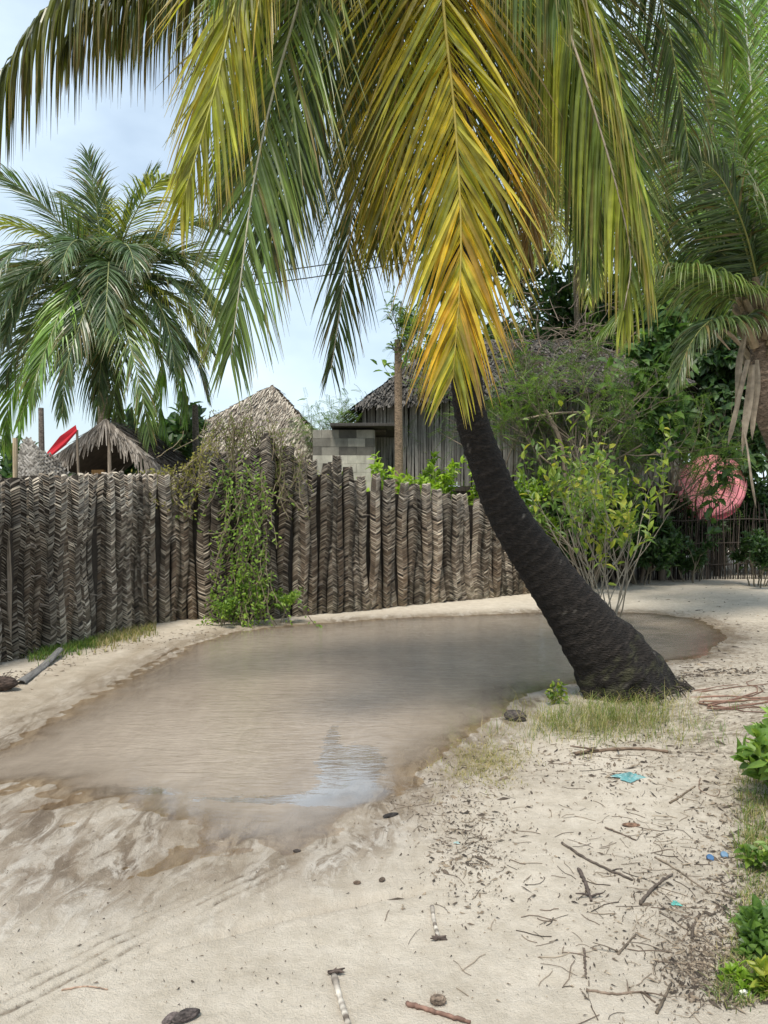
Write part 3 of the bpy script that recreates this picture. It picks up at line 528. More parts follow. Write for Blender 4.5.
# ------------------------------------------------------------------ woven palm frond fence
def strip(parent, x, y, tx, ty, z0, z1, hw, rng, lean=0, tiers=None, light=1.0, curv=0):
    vl = math.hypot(x, y); cx_, cy_ = y/vl, -x/vl
    if cx_*tx+cy_*ty < 0: cx_, cy_ = -cx_, -cy_
    tx, ty = tx*.4+cx_*.6, ty*.4+cy_*.6; vl = math.hypot(tx, ty); tx /= vl; ty /= vl
    """one braided frond stood on end: chevron slats over a rounded core. (tx,ty)= along fence"""
    mb = MB(); nx_, ny_ = ty, -tx
    if ny_ > 0: nx_, ny_ = -nx_, -ny_
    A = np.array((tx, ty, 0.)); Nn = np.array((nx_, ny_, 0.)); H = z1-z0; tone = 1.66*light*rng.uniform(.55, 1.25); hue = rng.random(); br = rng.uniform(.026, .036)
    def ctr(z): s = (z-z0)/H; return np.array((x, y, z))+A*(lean*s+curv*math.sin(math.pi*s)+.012*math.sin(s*9+hue*6))+Nn*(.02*math.sin(s*5+hue*9))
    def hwz(z):
        s = (z-z0)/H; w_ = hw*(1+.10*math.sin(s*7+hue*5)); 
        if tiers and z > tiers: w_ *= 1.1
        if s > .93: w_ *= 1-.15*(s-.93)/.07
        return w_
    core = [ctr(z0+H*i/14) for i in range(15)]; k = 10; vs_ = []
    for i, q in enumerate(core):
        ww = hwz(z0+H*i/14)*.93
        for j in range(k+1):
            a = math.pi*j/k; vs_.append(q+A*ww*math.cos(a)+Nn*(ww*.42*math.sin(a)-.02))
    fs = [(i*(k+1)+j, i*(k+1)+j+1, (i+1)*(k+1)+j+1, (i+1)*(k+1)+j) for i in range(14) for j in range(k)]
    mb.add(vs_, fs, sc((.05, .042, .035), tone))
    z = z0+.01; row = 0; updir = 1 if rng.random() < .5 else -1
    while z < z1-.01:
        s = (z-z0)/H; tier = 1 if (tiers and z > tiers) else 0
        for sg in (-1, 1):
            if rng.random() < .05: continue
            ww = hwz(z); sl_ = (.060+.018*rng.random())*updir; th = br*rng.uniform(.50, .92); dz0 = rng.gauss(0, .004)+(br*.5 if sg > 0 else 0); lf = .010+.009*rng.random()+(.012 if tier else 0)
            g = rng.random(); cc = pal_mix([(.05, .037, .027), (.135, .105, .078), (.28, .235, .18), (.54, .48, .39)], .10+.74*g)
            cc = mixc(cc, (.20, .12, .065), .5*hue*(1-s)); cc = mixc(cc, (.12, .14, .07), .35*max(0, .25-s)*3*rng.random())
            if s > .75: cc = mixc(cc, (.36, .35, .32), .3*rng.random())
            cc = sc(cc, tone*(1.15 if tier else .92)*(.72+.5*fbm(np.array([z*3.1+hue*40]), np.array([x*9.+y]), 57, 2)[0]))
            vs_ = []; nseg = 4
            for e in range(nseg+1):
                f = e/nseg; a = math.pi/2*(1-f*.97); c_ = ctr(min(z1, max(z0, z+sl_*f)))
                rad_ = ww*(.42*math.sin(a)); q = c_+A*(sg*ww*math.cos(a)*1.0)+Nn*(rad_+lf*(1-.5*f)-.01)+np.array((0, 0, dz0))
                tip = 1-.35*f
                vs_ += [q+np.array((0, 0, th*.5*tip))-Nn*.010, q-np.array((0, 0, th*.5*tip))+Nn*.006]
            fs = [(2*e, 2*e+1, 2*e+3, 2*e+2) if sg > 0 else (2*e, 2*e+2, 2*e+3, 2*e+1) for e in range(nseg)]
            mb.add(vs_, fs, cc)
        if rng.random() < .10 or s > .97:      # loose leaflet ends
            q = ctr(z)+Nn*hw*.6; d = nrm(Nn*rng.uniform(.3, 1)+A*rng.gauss(0, .7)+np.array((0, 0, rng.uniform(-.8, .3) if s < .95 else rng.uniform(.2, 1)))); L_ = rng.uniform(.05, .14)
            e = q+d*L_; b_ = np.array((0, 0, .010)); mb.add([q-b_, q+b_, e+b_*.2, e-b_*.2], [(0, 1, 2, 3)], sc((.22, .19, .16), tone*rng.uniform(.6, 1.2)))
        z += br; row += 1
    return mb.build('woven_strip', M_woven, parent)
rng = random.Random(77)
def run_fence(parent, ctrl, top_of, bot=0, spacing=.185, hw=.094, skip=None, lightf=None, tiers=None):
    C, LL = catmull([np.array((a[0], a[1], 0)) for a in ctrl], 200); n = int(LL/spacing); s = 0; i = 0
    while s < LL-.05:
        u = s/LL*199; b = int(u); q = C[b]; T = nrm(C[min(b+1, 199)]-C[max(b-1, 0)])
        px = 384+F*q[0]/q[1]; h = top_of(px, s)+rng.gauss(0, .022 if px < 230 else .05); w_ = hw*rng.uniform(.82, 1.15)
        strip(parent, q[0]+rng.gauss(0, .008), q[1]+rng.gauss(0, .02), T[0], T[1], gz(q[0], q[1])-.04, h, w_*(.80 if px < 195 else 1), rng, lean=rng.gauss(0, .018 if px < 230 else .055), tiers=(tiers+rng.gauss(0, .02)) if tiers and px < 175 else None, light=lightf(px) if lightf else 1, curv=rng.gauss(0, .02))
        s += w_*1.95; i += 1
def top1(px, s): return float(np.interp(px, [-400, 0, 60, 130, 200, 232], [2.05, 2.06, 2.14, 2.25, 2.33, 2.40]))
def top2(px, s): return float(np.interp(px, [215, 262, 275, 285, 305, 340, 352, 365, 380, 400, 430, 450, 480, 520, 545], [2.5, 2.75, 2.95, 2.65, 2.55, 2.62, 2.35, 2.3, 2.36, 2.28, 2.2, 2.12, 2.1, 1.95, 1.9]))
f1 = thing('woven_fence', 'grey fence of upright braided palm fronds along the left, weeds at its foot', 'fence', (-3.8, 10.1, 0))
c1 = [(-4.9, 5.0), (-4.55, 6.6), (-4.14, 8.2), (-3.82, 10.0), (-3.40, 11.4), (-2.9, 11.95), (-2.45, 12.15)]
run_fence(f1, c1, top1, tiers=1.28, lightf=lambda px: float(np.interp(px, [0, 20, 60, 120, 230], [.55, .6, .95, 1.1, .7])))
f2 = thing('woven_fence', 'taller brown fence of braided palm fronds behind the puddle, uneven top and leaning strips', 'fence', (.3, 13.7, 0))
c2 = [(-2.55, 11.7), (-1.9, 12.05), (-1.35, 12.4), (-.5, 13.0), (.35, 13.7), (1.5, 14.6), (2.75, 15.6), (3.3, 16.1)]
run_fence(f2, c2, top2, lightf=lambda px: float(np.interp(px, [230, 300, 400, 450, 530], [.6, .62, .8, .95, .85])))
def poles(parent, ctrl, rng, z=1.9, back=.10, step=1.1, c_=(.22, .18, .14)):
    C, LL = catmull([np.array((a[0], a[1]+back, 0)) for a in ctrl], 60); n = int(LL/step)
    for i in range(n+1):
        q = C[int(i/n*59)]; b = np.array((q[0], q[1], gz(q[0], q[1])-.1)); mb = MB(); mb.tube([b, b+np.array((.01, 0, z*.5)), b+np.array((rng.gauss(0, .03), 0, z))], [.035, .032, .028], c_, 8); mb.build('post', M_wood, parent)
    for zz in (.5, 1.5):
        mb = MB(); mb.tube([np.array((q[0], q[1]+.04, zz+.02*math.sin(i))) for i, q in enumerate(C)], [.022]*60, c_, 6); mb.build('rail', M_wood, parent)
def backing(parent, ctrl, top, dy=.085):
    C, LL = catmull([np.array((a[0], a[1]+dy, 0)) for a in ctrl], 60); mb = MB(); vs_ = []
    for q in C:
        h = top(384+F*q[0]/q[1], 0)-.22; vs_ += [np.array((q[0], q[1], gz(q[0], q[1])-.05)), np.array((q[0], q[1], h)), np.array((q[0]-.012, q[1]+.015, h)), np.array((q[0]-.012, q[1]+.015, gz(q[0], q[1])-.05))]
    mb.add(vs_, [f for i in range(59) for f in ((4*i, 4*i+4, 4*i+5, 4*i+1), (4*i+1, 4*i+5, 4*i+6, 4*i+2), (4*i+2, 4*i+6, 4*i+7, 4*i+3))], (.04, .033, .027)); mb.build('gap_shade_sheet', M_woven, parent)  # dark sheet added behind the strips so their gaps look shaded
backing(f1, c1, top1); backing(f2, c2, top2)
poles(f1, c1, rng, 1.95, .13); poles(f2, c2, rng, 1.85, .13)

# dark stick fence on the right
fs_ = thing('stick_fence', 'dark fence of thin upright sticks closing the far end of the sandy lane', 'fence', (6.5, 19.2, 0))
rng = random.Random(5)
for seg_i, (xa, ya, xb, yb) in enumerate(((3.9, 17.2, 5.4, 18.9), (5.4, 18.9, 8.4, 19.6), (8.4, 19.6, 12.5, 19.9))):
    mb = MB(); L_ = math.hypot(xb-xa, yb-ya); n = int(L_/.038)
    for i in range(n):
        f = (i+rng.uniform(-.4, .4))/n; x, y = xa+(xb-xa)*f, ya+(yb-ya)*f+rng.gauss(0, .025); h = (1.95 if seg_i else 2.0)+rng.gauss(0, .16); r = rng.uniform(.009, .019); z0 = gz(x, y)-.05
        mb.tube([np.array((x, y, z0)), np.array((x+rng.gauss(0, .03), y, z0+h*.5)), np.array((x+rng.gauss(0, .06), y, z0+h))], [r, r*.9, r*.6], sc(pal_mix([(.02, .016, .013), (.05, .04, .032), (.12, .095, .075)], rng.random()**1.5), 1), 5)
    mb.build('stick_panel', M_wood, fs_)
    for zz in (.45, 1.0, 1.6):
        m2 = MB(); m2.tube([np.array((xa+(xb-xa)*f, ya+(yb-ya)*f-.04, zz+.03*math.sin(f*7))) for f in (0, .25, .5, .75, 1)], [.014]*5, (.045, .036, .03), 6); m2.build('rail', M_wood, fs_)

# ------------------------------------------------------------------ buildings
def thatch(mb, a, b, c_, d, rng, courses=14, dens=34, tl=.45, tone=1.0, colr=((.15, .12, .095), (.28, .245, .20), (.42, .38, .32)), sag=.03, wd=.05):
    """a,b = ridge ends; d,c = eave ends (a over d, b over c). ragged overlapping courses of leaf"""
    a, b, c_, d = [np.array(q, float) for q in (a, b, c_, d)]; nrmv = nrm(cross(b-a if np.linalg.norm(b-a) > .01 else c_-d, d-a))
    if nrmv[2] < 0: nrmv = -nrmv
    mb.add([a-nrmv*.05, b-nrmv*.05, c_-nrmv*.05, d-nrmv*.05], [(0, 1, 2, 3)], sc((.07, .06, .05), tone))
    for i in range(courses+1):
        v = (i+.3)/(courses+.3); l = a*(1-v)+d*v; r = b*(1-v)+c_*v; n = max(3, int(np.linalg.norm(r-l)*dens))
        dn = nrm((d-a)*.5+(c_-b)*.5)
        for j in range(n):
            f = (j+rng.random())/n; q = l*(1-f)+r*f-dn*rng.uniform(.1, .3)*tl; L_ = tl*rng.uniform(.7, 1.25); al = nrm(r-l) if np.linalg.norm(r-l) > .01 else nrm(c_-d)
            dd = nrm(dn+al*rng.gauss(0, .16)+nrmv*rng.gauss(.05, .06)); ww = wd*rng.uniform(.5, 1.2); up = nrmv*(.02+.05*rng.random())
            cc = sc(pal_mix(list(colr), rng.random()), tone); e = q+dd*L_
            mb.add([q-al*ww*.5+up*.3, q+al*ww*.5+up*.3, e+al*ww*.3+up, e-al*ww*.3+up-np.array((0, 0, sag*rng.random()))], [(0, 1, 2, 3)], cc)
rng = random.Random(9)
# big makuti roof house
hb_ = np.array((-4.2, 21.5, 0.)); th_ = thing('thatched_house', 'house with steep pale grey thatched roof rising above the fence beside the concrete block wall', 'house', hb_)
apR = P(272, 386, 20.5); apL = P(205, 392, 24.0); eZ = 3.1
zr = 3.25; apB = np.array((apR[0]-.5, 23.6, apR[2])); eA = np.array((apR[0]+1.72, 18.9, zr)); eB = np.array((apR[0]-2.9, 18.9, zr)); eD = np.array((apR[0]-3.2, 25.4, zr)); eE = np.array((apR[0]+1.6, 25.4, zr))
mb = MB(); tiny = np.array((.001, 0, 0))
thatch(mb, apR, apR+tiny, eA, eB, rng, 26, 52, .30, 1.3, wd=.04); thatch(mb, apB, apR, eA, eE, rng, 24, 38, .32, 1.25, wd=.045); thatch(mb, apB, apR, eB, eD, rng, 24, 38, .32, 1.25, wd=.045); thatch(mb, apB, apB+tiny, eE, eD, rng, 8, 12, .5, 1.2, wd=.09)
mb.build('roof', M_thatch, th_)
mb = MB()
for (q0, q1) in ((eA, eB), (eB, eD), (eD, eE), (eE, eA)):
    cen = (eA+eB+eD+eE)/4; a_ = q0*.9+cen*.1; b_ = q1*.9+cen*.1; mid = (a_+b_)/2; mid[2] = 1.65; h_ = (b_-a_)/2; h_[2] = 0; mb.box(mid, h_, nrm(cross(h_, np.array((0, 0, 1.))))*.1, np.array((0, 0, 1.65)), (.45, .42, .37))
mb.build('wall', M_conc, th_)

# block wall shed
cb = thing('block_shed', 'low shed of stained concrete blocks with dark flat roof, left of the paling house', 'shed', (P(340, 500, 17.3)[0], 17.3, 0))
xl, xr = P(313, 440, 17)[0], P(375, 440, 17)[0]; zt = P(0, 434, 17)[2]
mb = MB(); bh, bw = .19, .39; rowz = 0; r_ = 0
while rowz < zt-.05:
    x = xl-(.0 if r_ % 2 else bw/2)
    while x < xr:
        a_, b_ = max(x, xl)+.002, min(x+bw, xr)-.002
        if b_-a_ > .04:
            cc = sc(pal_mix([(.44, .42, .355), (.49, .465, .40), (.53, .50, .43)], rng.random()), 1.0)
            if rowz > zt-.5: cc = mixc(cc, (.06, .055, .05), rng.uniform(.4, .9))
            mb.box(np.array(((a_+b_)/2, 17+rng.gauss(0, .003), rowz+bh/2)), np.array(((b_-a_)/2, 0, 0)), np.array((0, .08, 0)), np.array((0, 0, bh/2-.002)), cc)
        x += bw
    rowz += bh; r_ += 1
mb.box(np.array(((xl+xr)/2, 17.02, rowz/2)), np.array(((xr-xl)/2-.004, 0, 0)), np.array((0, .07, 0)), np.array((0, 0, rowz/2-.01)), (.40, .385, .34))
for xx in (xl+.08, xr-.08): mb.box(np.array((xx, 19.1, rowz/2)), np.array((.078, 0, 0)), np.array((0, 2.0, 0)), np.array((0, 0, rowz/2-.008)), (.33, .31, .27))
mb.build('block_wall', M_conc, cb, bevel=.003)
mb = MB(); mb.box(np.array(((xl+xr)/2+.45, 18.9, rowz+.09)), np.array(((xr-xl)/2+.05, 0, .0)), np.array((0, 2.2, 0)), np.array((0, 0, .035)), (.07, .065, .06)); mb.box(np.array(((xl+xr)/2+.35, 17.6, rowz+.02)), np.array(((xr-xl)/2-.1, 0, .0)), np.array((0, .3, 0)), np.array((0, 0, .03)), (.10, .085, .07)); mb.build('flat_roof', M_wood, cb, bevel=.008)

# paling house
ph = thing('paling_house', 'raised house of grey upright palings under dark ragged thatch behind the big palm', 'house', (P(530, 500, 19)[0], 19, 0))
YB = 19.0; x0 = P(362, 0, YB)[0]; x1 = P(676, 0, YB)[0]; zb = 2.45; ztp = 5.10
mb = MB(); x = x0
while x < x1:
    wj = rng.uniform(.05, .085); top = 4.50+.62*(x-x0)/(x1-x0)+rng.gauss(0, .03); cc = sc(pal_mix([(.20, .185, .165), (.34, .32, .295), (.48, .455, .42)], rng.random()), .72)
    mb.box(np.array((x+wj/2, YB+rng.gauss(0, .008), (zb+top)/2)), np.array((wj*.42, 0, 0)), np.array((0, .02, 0)), np.array((rng.gauss(0, .02), 0, (top-zb)/2)), cc); x += wj
mb.build('paling_wall', M_wood, ph)
mb = MB(); mb.box(np.array(((x0+x1)/2, YB+2.6, (zb+ztp)/2)), np.array(((x1-x0)/2-.05, 0, 0)), np.array((0, 2.5, 0)), np.array((0, 0, (ztp-zb)/2-.40)), (.05, .045, .04)); mb.build('inner_wall', M_wood, ph)
mb = MB(); mb.box(np.array(((x0+x1)/2, YB+2.5, zb-.07)), np.array(((x1-x0)/2+.1, 0, 0)), np.array((0, 2.65, 0)), np.array((0, 0, .055)), (.06, .05, .042)); mb.build('floor_beam', M_wood, ph)
for xx in np.linspace(x0+.3, x1-.3, 6):
    for yy in (YB+.15, YB+4.6):
        mb = MB(); mb.tube([np.array((xx, yy, -.1)), np.array((xx, yy, 1.2)), np.array((xx, yy, 2.32))], [.09, .085, .08], (.2, .165, .13), 8); mb.build('stilt', M_wood, ph)
mb = MB(); dk = ((.045, .042, .038), (.12, .11, .10), (.24, .22, .195))
rl = np.array((x0+2.2, YB+2.6, 6.7)); rr_ = np.array((x1-1.6, YB+2.6, 6.7)); e1 = np.array((x0-.15, YB-.30, 4.40)); e2 = np.array((x1+.3, YB-.30, 5.0)); e3 = np.array((x1+.3, YB+5.7, 4.6)); e4 = np.array((x0-.2, YB+5.7, 4.35))
thatch(mb, rl, rr_, e2, e1, rng, 26, 32, .36, .62, dk, wd=.05); thatch(mb, rl, rl+np.array((.001, 0, 0)), e1, e4, rng, 14, 18, .45, .62, dk, wd=.07)
thatch(mb, rr_, rr_+np.array((.001, 0, 0)), e3, e2, rng, 12, 14, .45, .62, dk, wd=.08); thatch(mb, rr_, rl, e4, e3, rng, 10, 10, .5, .62, dk, wd=.1)
mb.build('roof', M_thatch, ph)

# little hut at the left behind the fence
hut = thing('thatched_hut', 'small open hut with ragged grey palm leaf roof and dark interior behind the left fence', 'hut', (P(110, 500, 12.6)[0], 12.9, 0))
pk = P(106, 421, 12.4); mb = MB(); hk = ((.10, .085, .07), (.22, .19, .16), (.38, .34, .30))
eL = P(46, 466, 12.3); eR = P(180, 484, 12.3); bk = np.array((0, 3.0, 0))
thatch(mb, pk, pk+bk, eL+bk, eL, rng, 8, 26, .42, 1, hk, wd=.05); thatch(mb, pk+bk, pk, eR, eR+bk, rng, 8, 26, .42, .8, hk, wd=.05)
for i in range(420):      # ragged verge hanging on the front edge
    f = rng.random(); q = pk*(1-f)+(eL if rng.random() < .5 else eR)*f+np.array((0, -.05, .03)); e = q+np.array((rng.gauss(0, .06)+(-.10 if q[0] < pk[0] else .10), -.06, -rng.uniform(.1, .48))); b_ = np.array((.018, 0, .01))
    mb.add([q-b_, q+b_, e+b_*.3, e-b_*.3], [(0, 1, 2, 3)], pal_mix(list(hk), rng.random()))
mb.build('roof', M_thatch, hut)
mb = MB()
for (q0, q1) in ((pk, eL), (pk, eR), (pk+bk*.5, eR+bk*.5)): mb.tube([q0-np.array((0, -.05, .1)), q1-np.array((0, -.05, .06))], [.03, .03], (.16, .11, .075), 8)
mb.build('rafter', M_wood, hut)
for px, py in ((108, 430), (62, 458), (165, 480)):
    for dy in (.05, 2.8):
        q = P(px, py, 12.4); mb = MB(); mb.tube([np.array((q[0], q[1]+dy, -.05)), np.array((q[0]+.02, q[1]+dy, q[2]*.5)), np.array((q[0], q[1]+dy, q[2]))], [.035, .033, .03], (.34, .28, .22), 8); mb.build('post', M_wood, hut)
mb = MB(); mb.box(np.array((P(110, 0, 12.6)[0], 15.3, 1.25)), np.array((1.0, 0, 0)), np.array((0, .05, 0)), np.array((0, 0, 1.2)), (.05, .04, .032))
mb.box(np.array((P(110, 0, 12.6)[0]-1.0, 13.9, 1.2)), np.array((.04, 0, 0)), np.array((0, 1.35, 0)), np.array((0, 0, 1.15)), (.06, .05, .04)); mb.build('back_wall', M_wood, hut)
mb = MB(); q = P(94, 468, 12.7); mb.box(np.array((q[0], 12.9, 1.1)), np.array((.10, 0, 0)), np.array((0, .05, 0)), np.array((0, 0, 1.35)), (.42, .26, .12)); tag(mb.build('wooden_board', M_wood, origin=(q[0], 12.9, -.2)), 'pale orange wooden board standing inside the dark hut doorway', 'board')
# woven mat draped over posts beside the hut
mt_ = thing('woven_mat', 'grey woven palm mat draped in a hump over posts left of the hut', 'mat', (P(38, 480, 9.3)[0], 9.6, 0)); mb = MB()
Ym = 9.9; cols_, rows_ = 22, 60
for i in range(cols_):
    for j in range(rows_):
        u = i/cols_; v = j/rows_; pxc = 18+52*u; topy = 441+30*abs(2*(u-.38))**1.6-6*math.sin(u*9); zt_ = P(0, topy, Ym)[2]; z = zt_-v*1.5; x = P(pxc, 0, Ym)[0]; yy = Ym-.16*math.sin(math.pi*u)-.05*math.sin(v*6)
        th2 = .75 if (i+j) % 2 else -.75; d = np.array((math.cos(th2), -.1, math.sin(th2)))*.034; n_ = np.array((-math.sin(th2), 0, math.cos(th2)))*.011; q = np.array((x, yy-rng.random()*.01, z))
        mb.add([q-d-n_, q+d-n_, q+d+n_, q-d+n_], [(0, 1, 2, 3)], pal_mix([(.14, .125, .11), (.28, .26, .23), (.42, .39, .36)], rng.random()))
mb.build('mat', M_woven, mt_)
mb = MB(); vs_ = []
for j in range(2):
    for i in range(13):
        u = i/12; topy = 443+30*abs(2*(u-.38))**1.6-6*math.sin(u*9); vs_.append(np.array((P(18+52*u, 0, Ym)[0], Ym-.16*math.sin(math.pi*u)+.03, P(0, topy, Ym)[2]-1.5*j)))
mb.add(vs_, [(i, i+1, i+14, i+13) for i in range(12)], (.09, .08, .07)); mb.build('backing', M_woven, mt_)
for px, py, w_, c_ in ((41, 408, .05, (.12, .10, .085)),):
    q = P(px, py, 10.1); mb = MB(); mb.tube([np.array((q[0], 10.15, -.1)), np.array((q[0]+.02, 10.12, 1.2)), q], [w_, w_, w_*.7], c_, 8); mb.build('post', M_bark, mt_)
q = P(15, 438, 9.2); mb = MB(); mb.tube([np.array((q[0], 9.3, -.1)), np.array((q[0]-.01, 9.25, 1.3)), q], [.035, .034, .03], (.42, .33, .22), 8); tag(mb.build('wooden_post', M_wood, origin=(q[0], 9.3, 0)), 'pale bare wooden post poking up behind the fence at the left edge', 'post')
q0, q1 = P(50, 456, 11.6), P(77, 430, 11.8); mb = MB(); mb.tube([q0, (q0+q1)/2+np.array((0, 0, -.02)), q1], [.02, .032, .02], (.45, .02, .03), 8); mb.add([q0, q1, q1+np.array((-.02, 0, .08)), (q0+q1)/2+np.array((-.05, -.02, .10)), q0+np.array((-.05, 0, .05))], [(0, 1, 2, 3, 4)], (.42, .02, .03))
mb.tube([q1, q1+np.array((.0, .1, -1.2)), np.array((q1[0], q1[1]+.1, 0))], [.02, .02, .02], (.2, .16, .12), 6)
tag(mb.build('red_cloth', M_fabric, origin=(q1[0], q1[1], 0)), 'bright red rolled cloth hung by the eave of the thatched hut', 'cloth')
q = P(195, 405, 15.5); mb = MB(); mb.tube([np.array((q[0], 15.5, -.1)), np.array((q[0]+.05, 15.5, 2)), q], [.09, .08, .06], (.10, .085, .07), 8); tag(mb.build('old_post', M_bark, origin=(q[0], 15.5, 0)), 'dark stubby old post standing before the steep pale thatched roof', 'post')

# pink round cloth
pc = thing('pink_parasol', 'bright pink striped round parasol canopy tipped behind the dark stick fence', 'parasol', (P(712, 480, 19.95)[0], 19.95, 0)); cen = P(711, 488, 19.95); mb = MB(); mbr = MB(); nn = 13
rr0 = .95
for k_ in range(nn):
    a0_ = math.pi*(k_/nn); vs_ = []; cs = []; rr_r = rng.uniform(-1.5, 2.5)
    for i in range(11):
        th = -math.pi/2+math.pi*i/10
        for e in (0.02+.06*rng.random(), .80+.16*rng.random()):
            a = math.pi*(k_+e)/nn; x = -math.cos(a)*rr0*math.cos(th*.98)*1.0; 
            zz_ = math.sin(th)*rr0*.95; zz_ = zz_*(1-.10*rr_r) if zz_ < 0 else zz_; vs_.append(cen+np.array((x*.93+zz_*.38, -.10*math.sin(a)*math.cos(th*.98), zz_*.93-x*.25)))
        cs += [sc((.95, .34, .38), rng.uniform(.8, 1.05))]*2
    mb.add(vs_, [(2*i, 2*i+1, 2*i+3, 2*i+2) for i in range(10)], cs)
mb.build('canopy', M_fabric, pc); 
vs_ = [cen+np.array((math.cos(a)*rr0*.97, .02, math.sin(a)*rr0*.92)) for a in np.linspace(0, 2*math.pi, 33)[:-1]]; m2 = MB(); m2.add(vs_, [tuple(range(32))], (.34, .07, .09)); m2.build('lining', M_fabric, pc)
m2 = MB(); m2.tube([np.array((cen[0], 20.05, -.1)), np.array((cen[0], 20.05, 1.2)), cen+np.array((0, .1, 0))], [.03]*3, (.3, .28, .26), 8); m2.build('pole', M_wood, pc)

# power cables
for nm, ya, yb, lab in (('a', 287, 262, 'upper black overhead cable crossing the left palm crown'), ('b', 292, 272, 'lower black overhead cable crossing the left palm crown')):
    pa, pb = P(-260, ya+16, 13.3), P(470, yb-22, 16.5); mb = MB(); pts = [pa*(1-f)+pb*f+np.array((0, 0, -.35*4*f*(1-f)*(1.0 if nm == 'a' else 1.15))) for f in np.linspace(0, 1, 24)]
    mb.tube(pts, [.012]*24, (.02, .02, .02), 6); tag(mb.build('overhead_cable', M_stem, origin=pts[12]), lab, 'cable', 'overhead cables')

# ------------------------------------------------------------------ broadleaf plants
def leaf(mb, p, d, n, L, W, c_, fold=.25, curl=.25, m=0):
    B = nrm(cross(d, n)); n = cross(B, d); q1 = p+d*L*.35; q2 = p+d*L*.7-n*curl*L*.15; q3 = p+d*L-n*curl*L*.45
    c2 = mixc(c_, (.3, .36, .1), .12)
    mb.add([p, q1-B*W*.5+n*W*fold, q1, q1+B*W*.5+n*W*fold, q2-B*W*.38+n*W*fold*.8, q2, q2+B*W*.38+n*W*fold*.8, q3], [(0, 2, 1), (0, 3, 2), (1, 2, 5, 4), (2, 3, 6, 5), (4, 5, 7), (5, 6, 7)], [c_, c_, c2, c_, c_, c2, c_, c_], m)
def leaflet(mb, p, d, n, L, W, c_):
    B = nrm(cross(d, n))*W*.5; mb.add([p, p+d*L*.45+B, p+d*L, p+d*L*.45-B], [(0, 1, 2, 3)], c_)
def rdir(rng, up=.2):
    a = rng.uniform(0, 2*math.pi); z = rng.uniform(-1, 1)+up; r = math.sqrt(max(0.05, 1-min(1, z*z))); return nrm(np.array((math.cos(a)*r, math.sin(a)*r, z)))
def grow(mb, rng, p, d, L, r, depth, anchors, cc, spread=.7, nb=(2, 4), up=.15, shrink=.68, k=5):
    n = 5; pts = [p]; dd = d
    for i in range(n): dd = nrm(dd+np.array([rng.gauss(0, .12), rng.gauss(0, .12), rng.gauss(0, .08)+up*.25])); pts.append(pts[-1]+dd*L/n)
    mb.tube(pts, [r*(1-.45*i/n) for i in range(n+1)], cc, k, cap=False)
    if depth <= 1:
        for i in range(1, n+1): anchors.append((pts[i], dd))
    if depth == 0: return
    for b in range(rng.randint(*nb)):
        f = rng.uniform(.45, 1); q = pts[int(f*n)]; nd_ = nrm(dd+rdir(rng, .15)*spread); grow(mb, rng, q, nd_, L*shrink*rng.uniform(.8, 1.2), r*.55, depth-1, anchors, cc, spread, nb, up, shrink, k)
    anchors.append((pts[-1], dd))
def bush(name, label, cat, base, rng, H, nst, depth, pal_, Lf, Wf, per=6, spreadr=.25, stem=(.2, .17, .12), group=None, lean=(0, 0), spread=.7, compound=False, leafdrop=.1, r0=.02, nb=(2, 3), hang=0.0, parts=('stem', 'foliage'), up=.15, shrink=.68, jitter=.05):
    base = np.array(base, float); th = thing(name, label, cat, base, group); ms = MB(); an = []
    for i in range(nst):
        a = rng.uniform(0, 2*math.pi); p = base+np.array((math.cos(a)*spreadr*rng.random(), math.sin(a)*spreadr*rng.random(), -.05)); d = nrm(np.array((math.cos(a)*.35+lean[0], math.sin(a)*.35+lean[1], 1)))
        grow(ms, rng, p, d, H*rng.uniform(.35, .55), r0, depth, an, stem, spread, nb, up, shrink)
    ms.build(parts[0], M_stem, th); ml = MB()
    for (p, d) in an:
        for i in range(per):
            if rng.random() < leafdrop: continue
            dd = nrm(d*.5+rdir(rng, .1)+np.array((0, 0, -hang))); q = p+rdir(rng)*jitter*rng.random(); cc = pal_mix(pal_, max(0, min(1, rng.gauss(.5, .28))))
            if compound:
                Lr = Lf*6; nl = 9; drp = np.array((0, 0, -.5)); up_ = nrm(np.array((rng.gauss(0, .3), rng.gauss(0, .3), 1)))
                for s_ in range(nl):
                    f = (s_+1)/nl; qq = q+dd*Lr*f+drp*(Lr*f*f*.5)
                    for sg in (-1, 1):
                        Bv = nrm(cross(dd, up_)); leaflet(ml, qq, nrm(Bv*sg+dd*.5+np.array((0, 0, -.15))), up_, Lf*(1.2-.4*f), Wf, cc)
            else: leaf(ml, q, dd, nrm(np.array((rng.gauss(0, .4), rng.gauss(0, .4)-.3, 1))), Lf*rng.uniform(.6, 1.2), Wf*rng.uniform(.7, 1.15), cc)
    ml.build(parts[1], M_leaf, th); return th
LIME = [(.14, .24, .02), (.24, .38, .03), (.36, .48, .05)]; MID = [(.04, .09, .02), (.08, .16, .03), (.14, .24, .045), (.24, .32, .05)]; DK = [(.018, .045, .018), (.03, .075, .025), (.055, .12, .035)]; YGL = [(.07, .14, .025), (.13, .22, .035), (.26, .33, .045), (.40, .38, .05)]; FEA = [(.05, .10, .03), (.10, .17, .04), (.17, .25, .06)]
rng = random.Random(31)
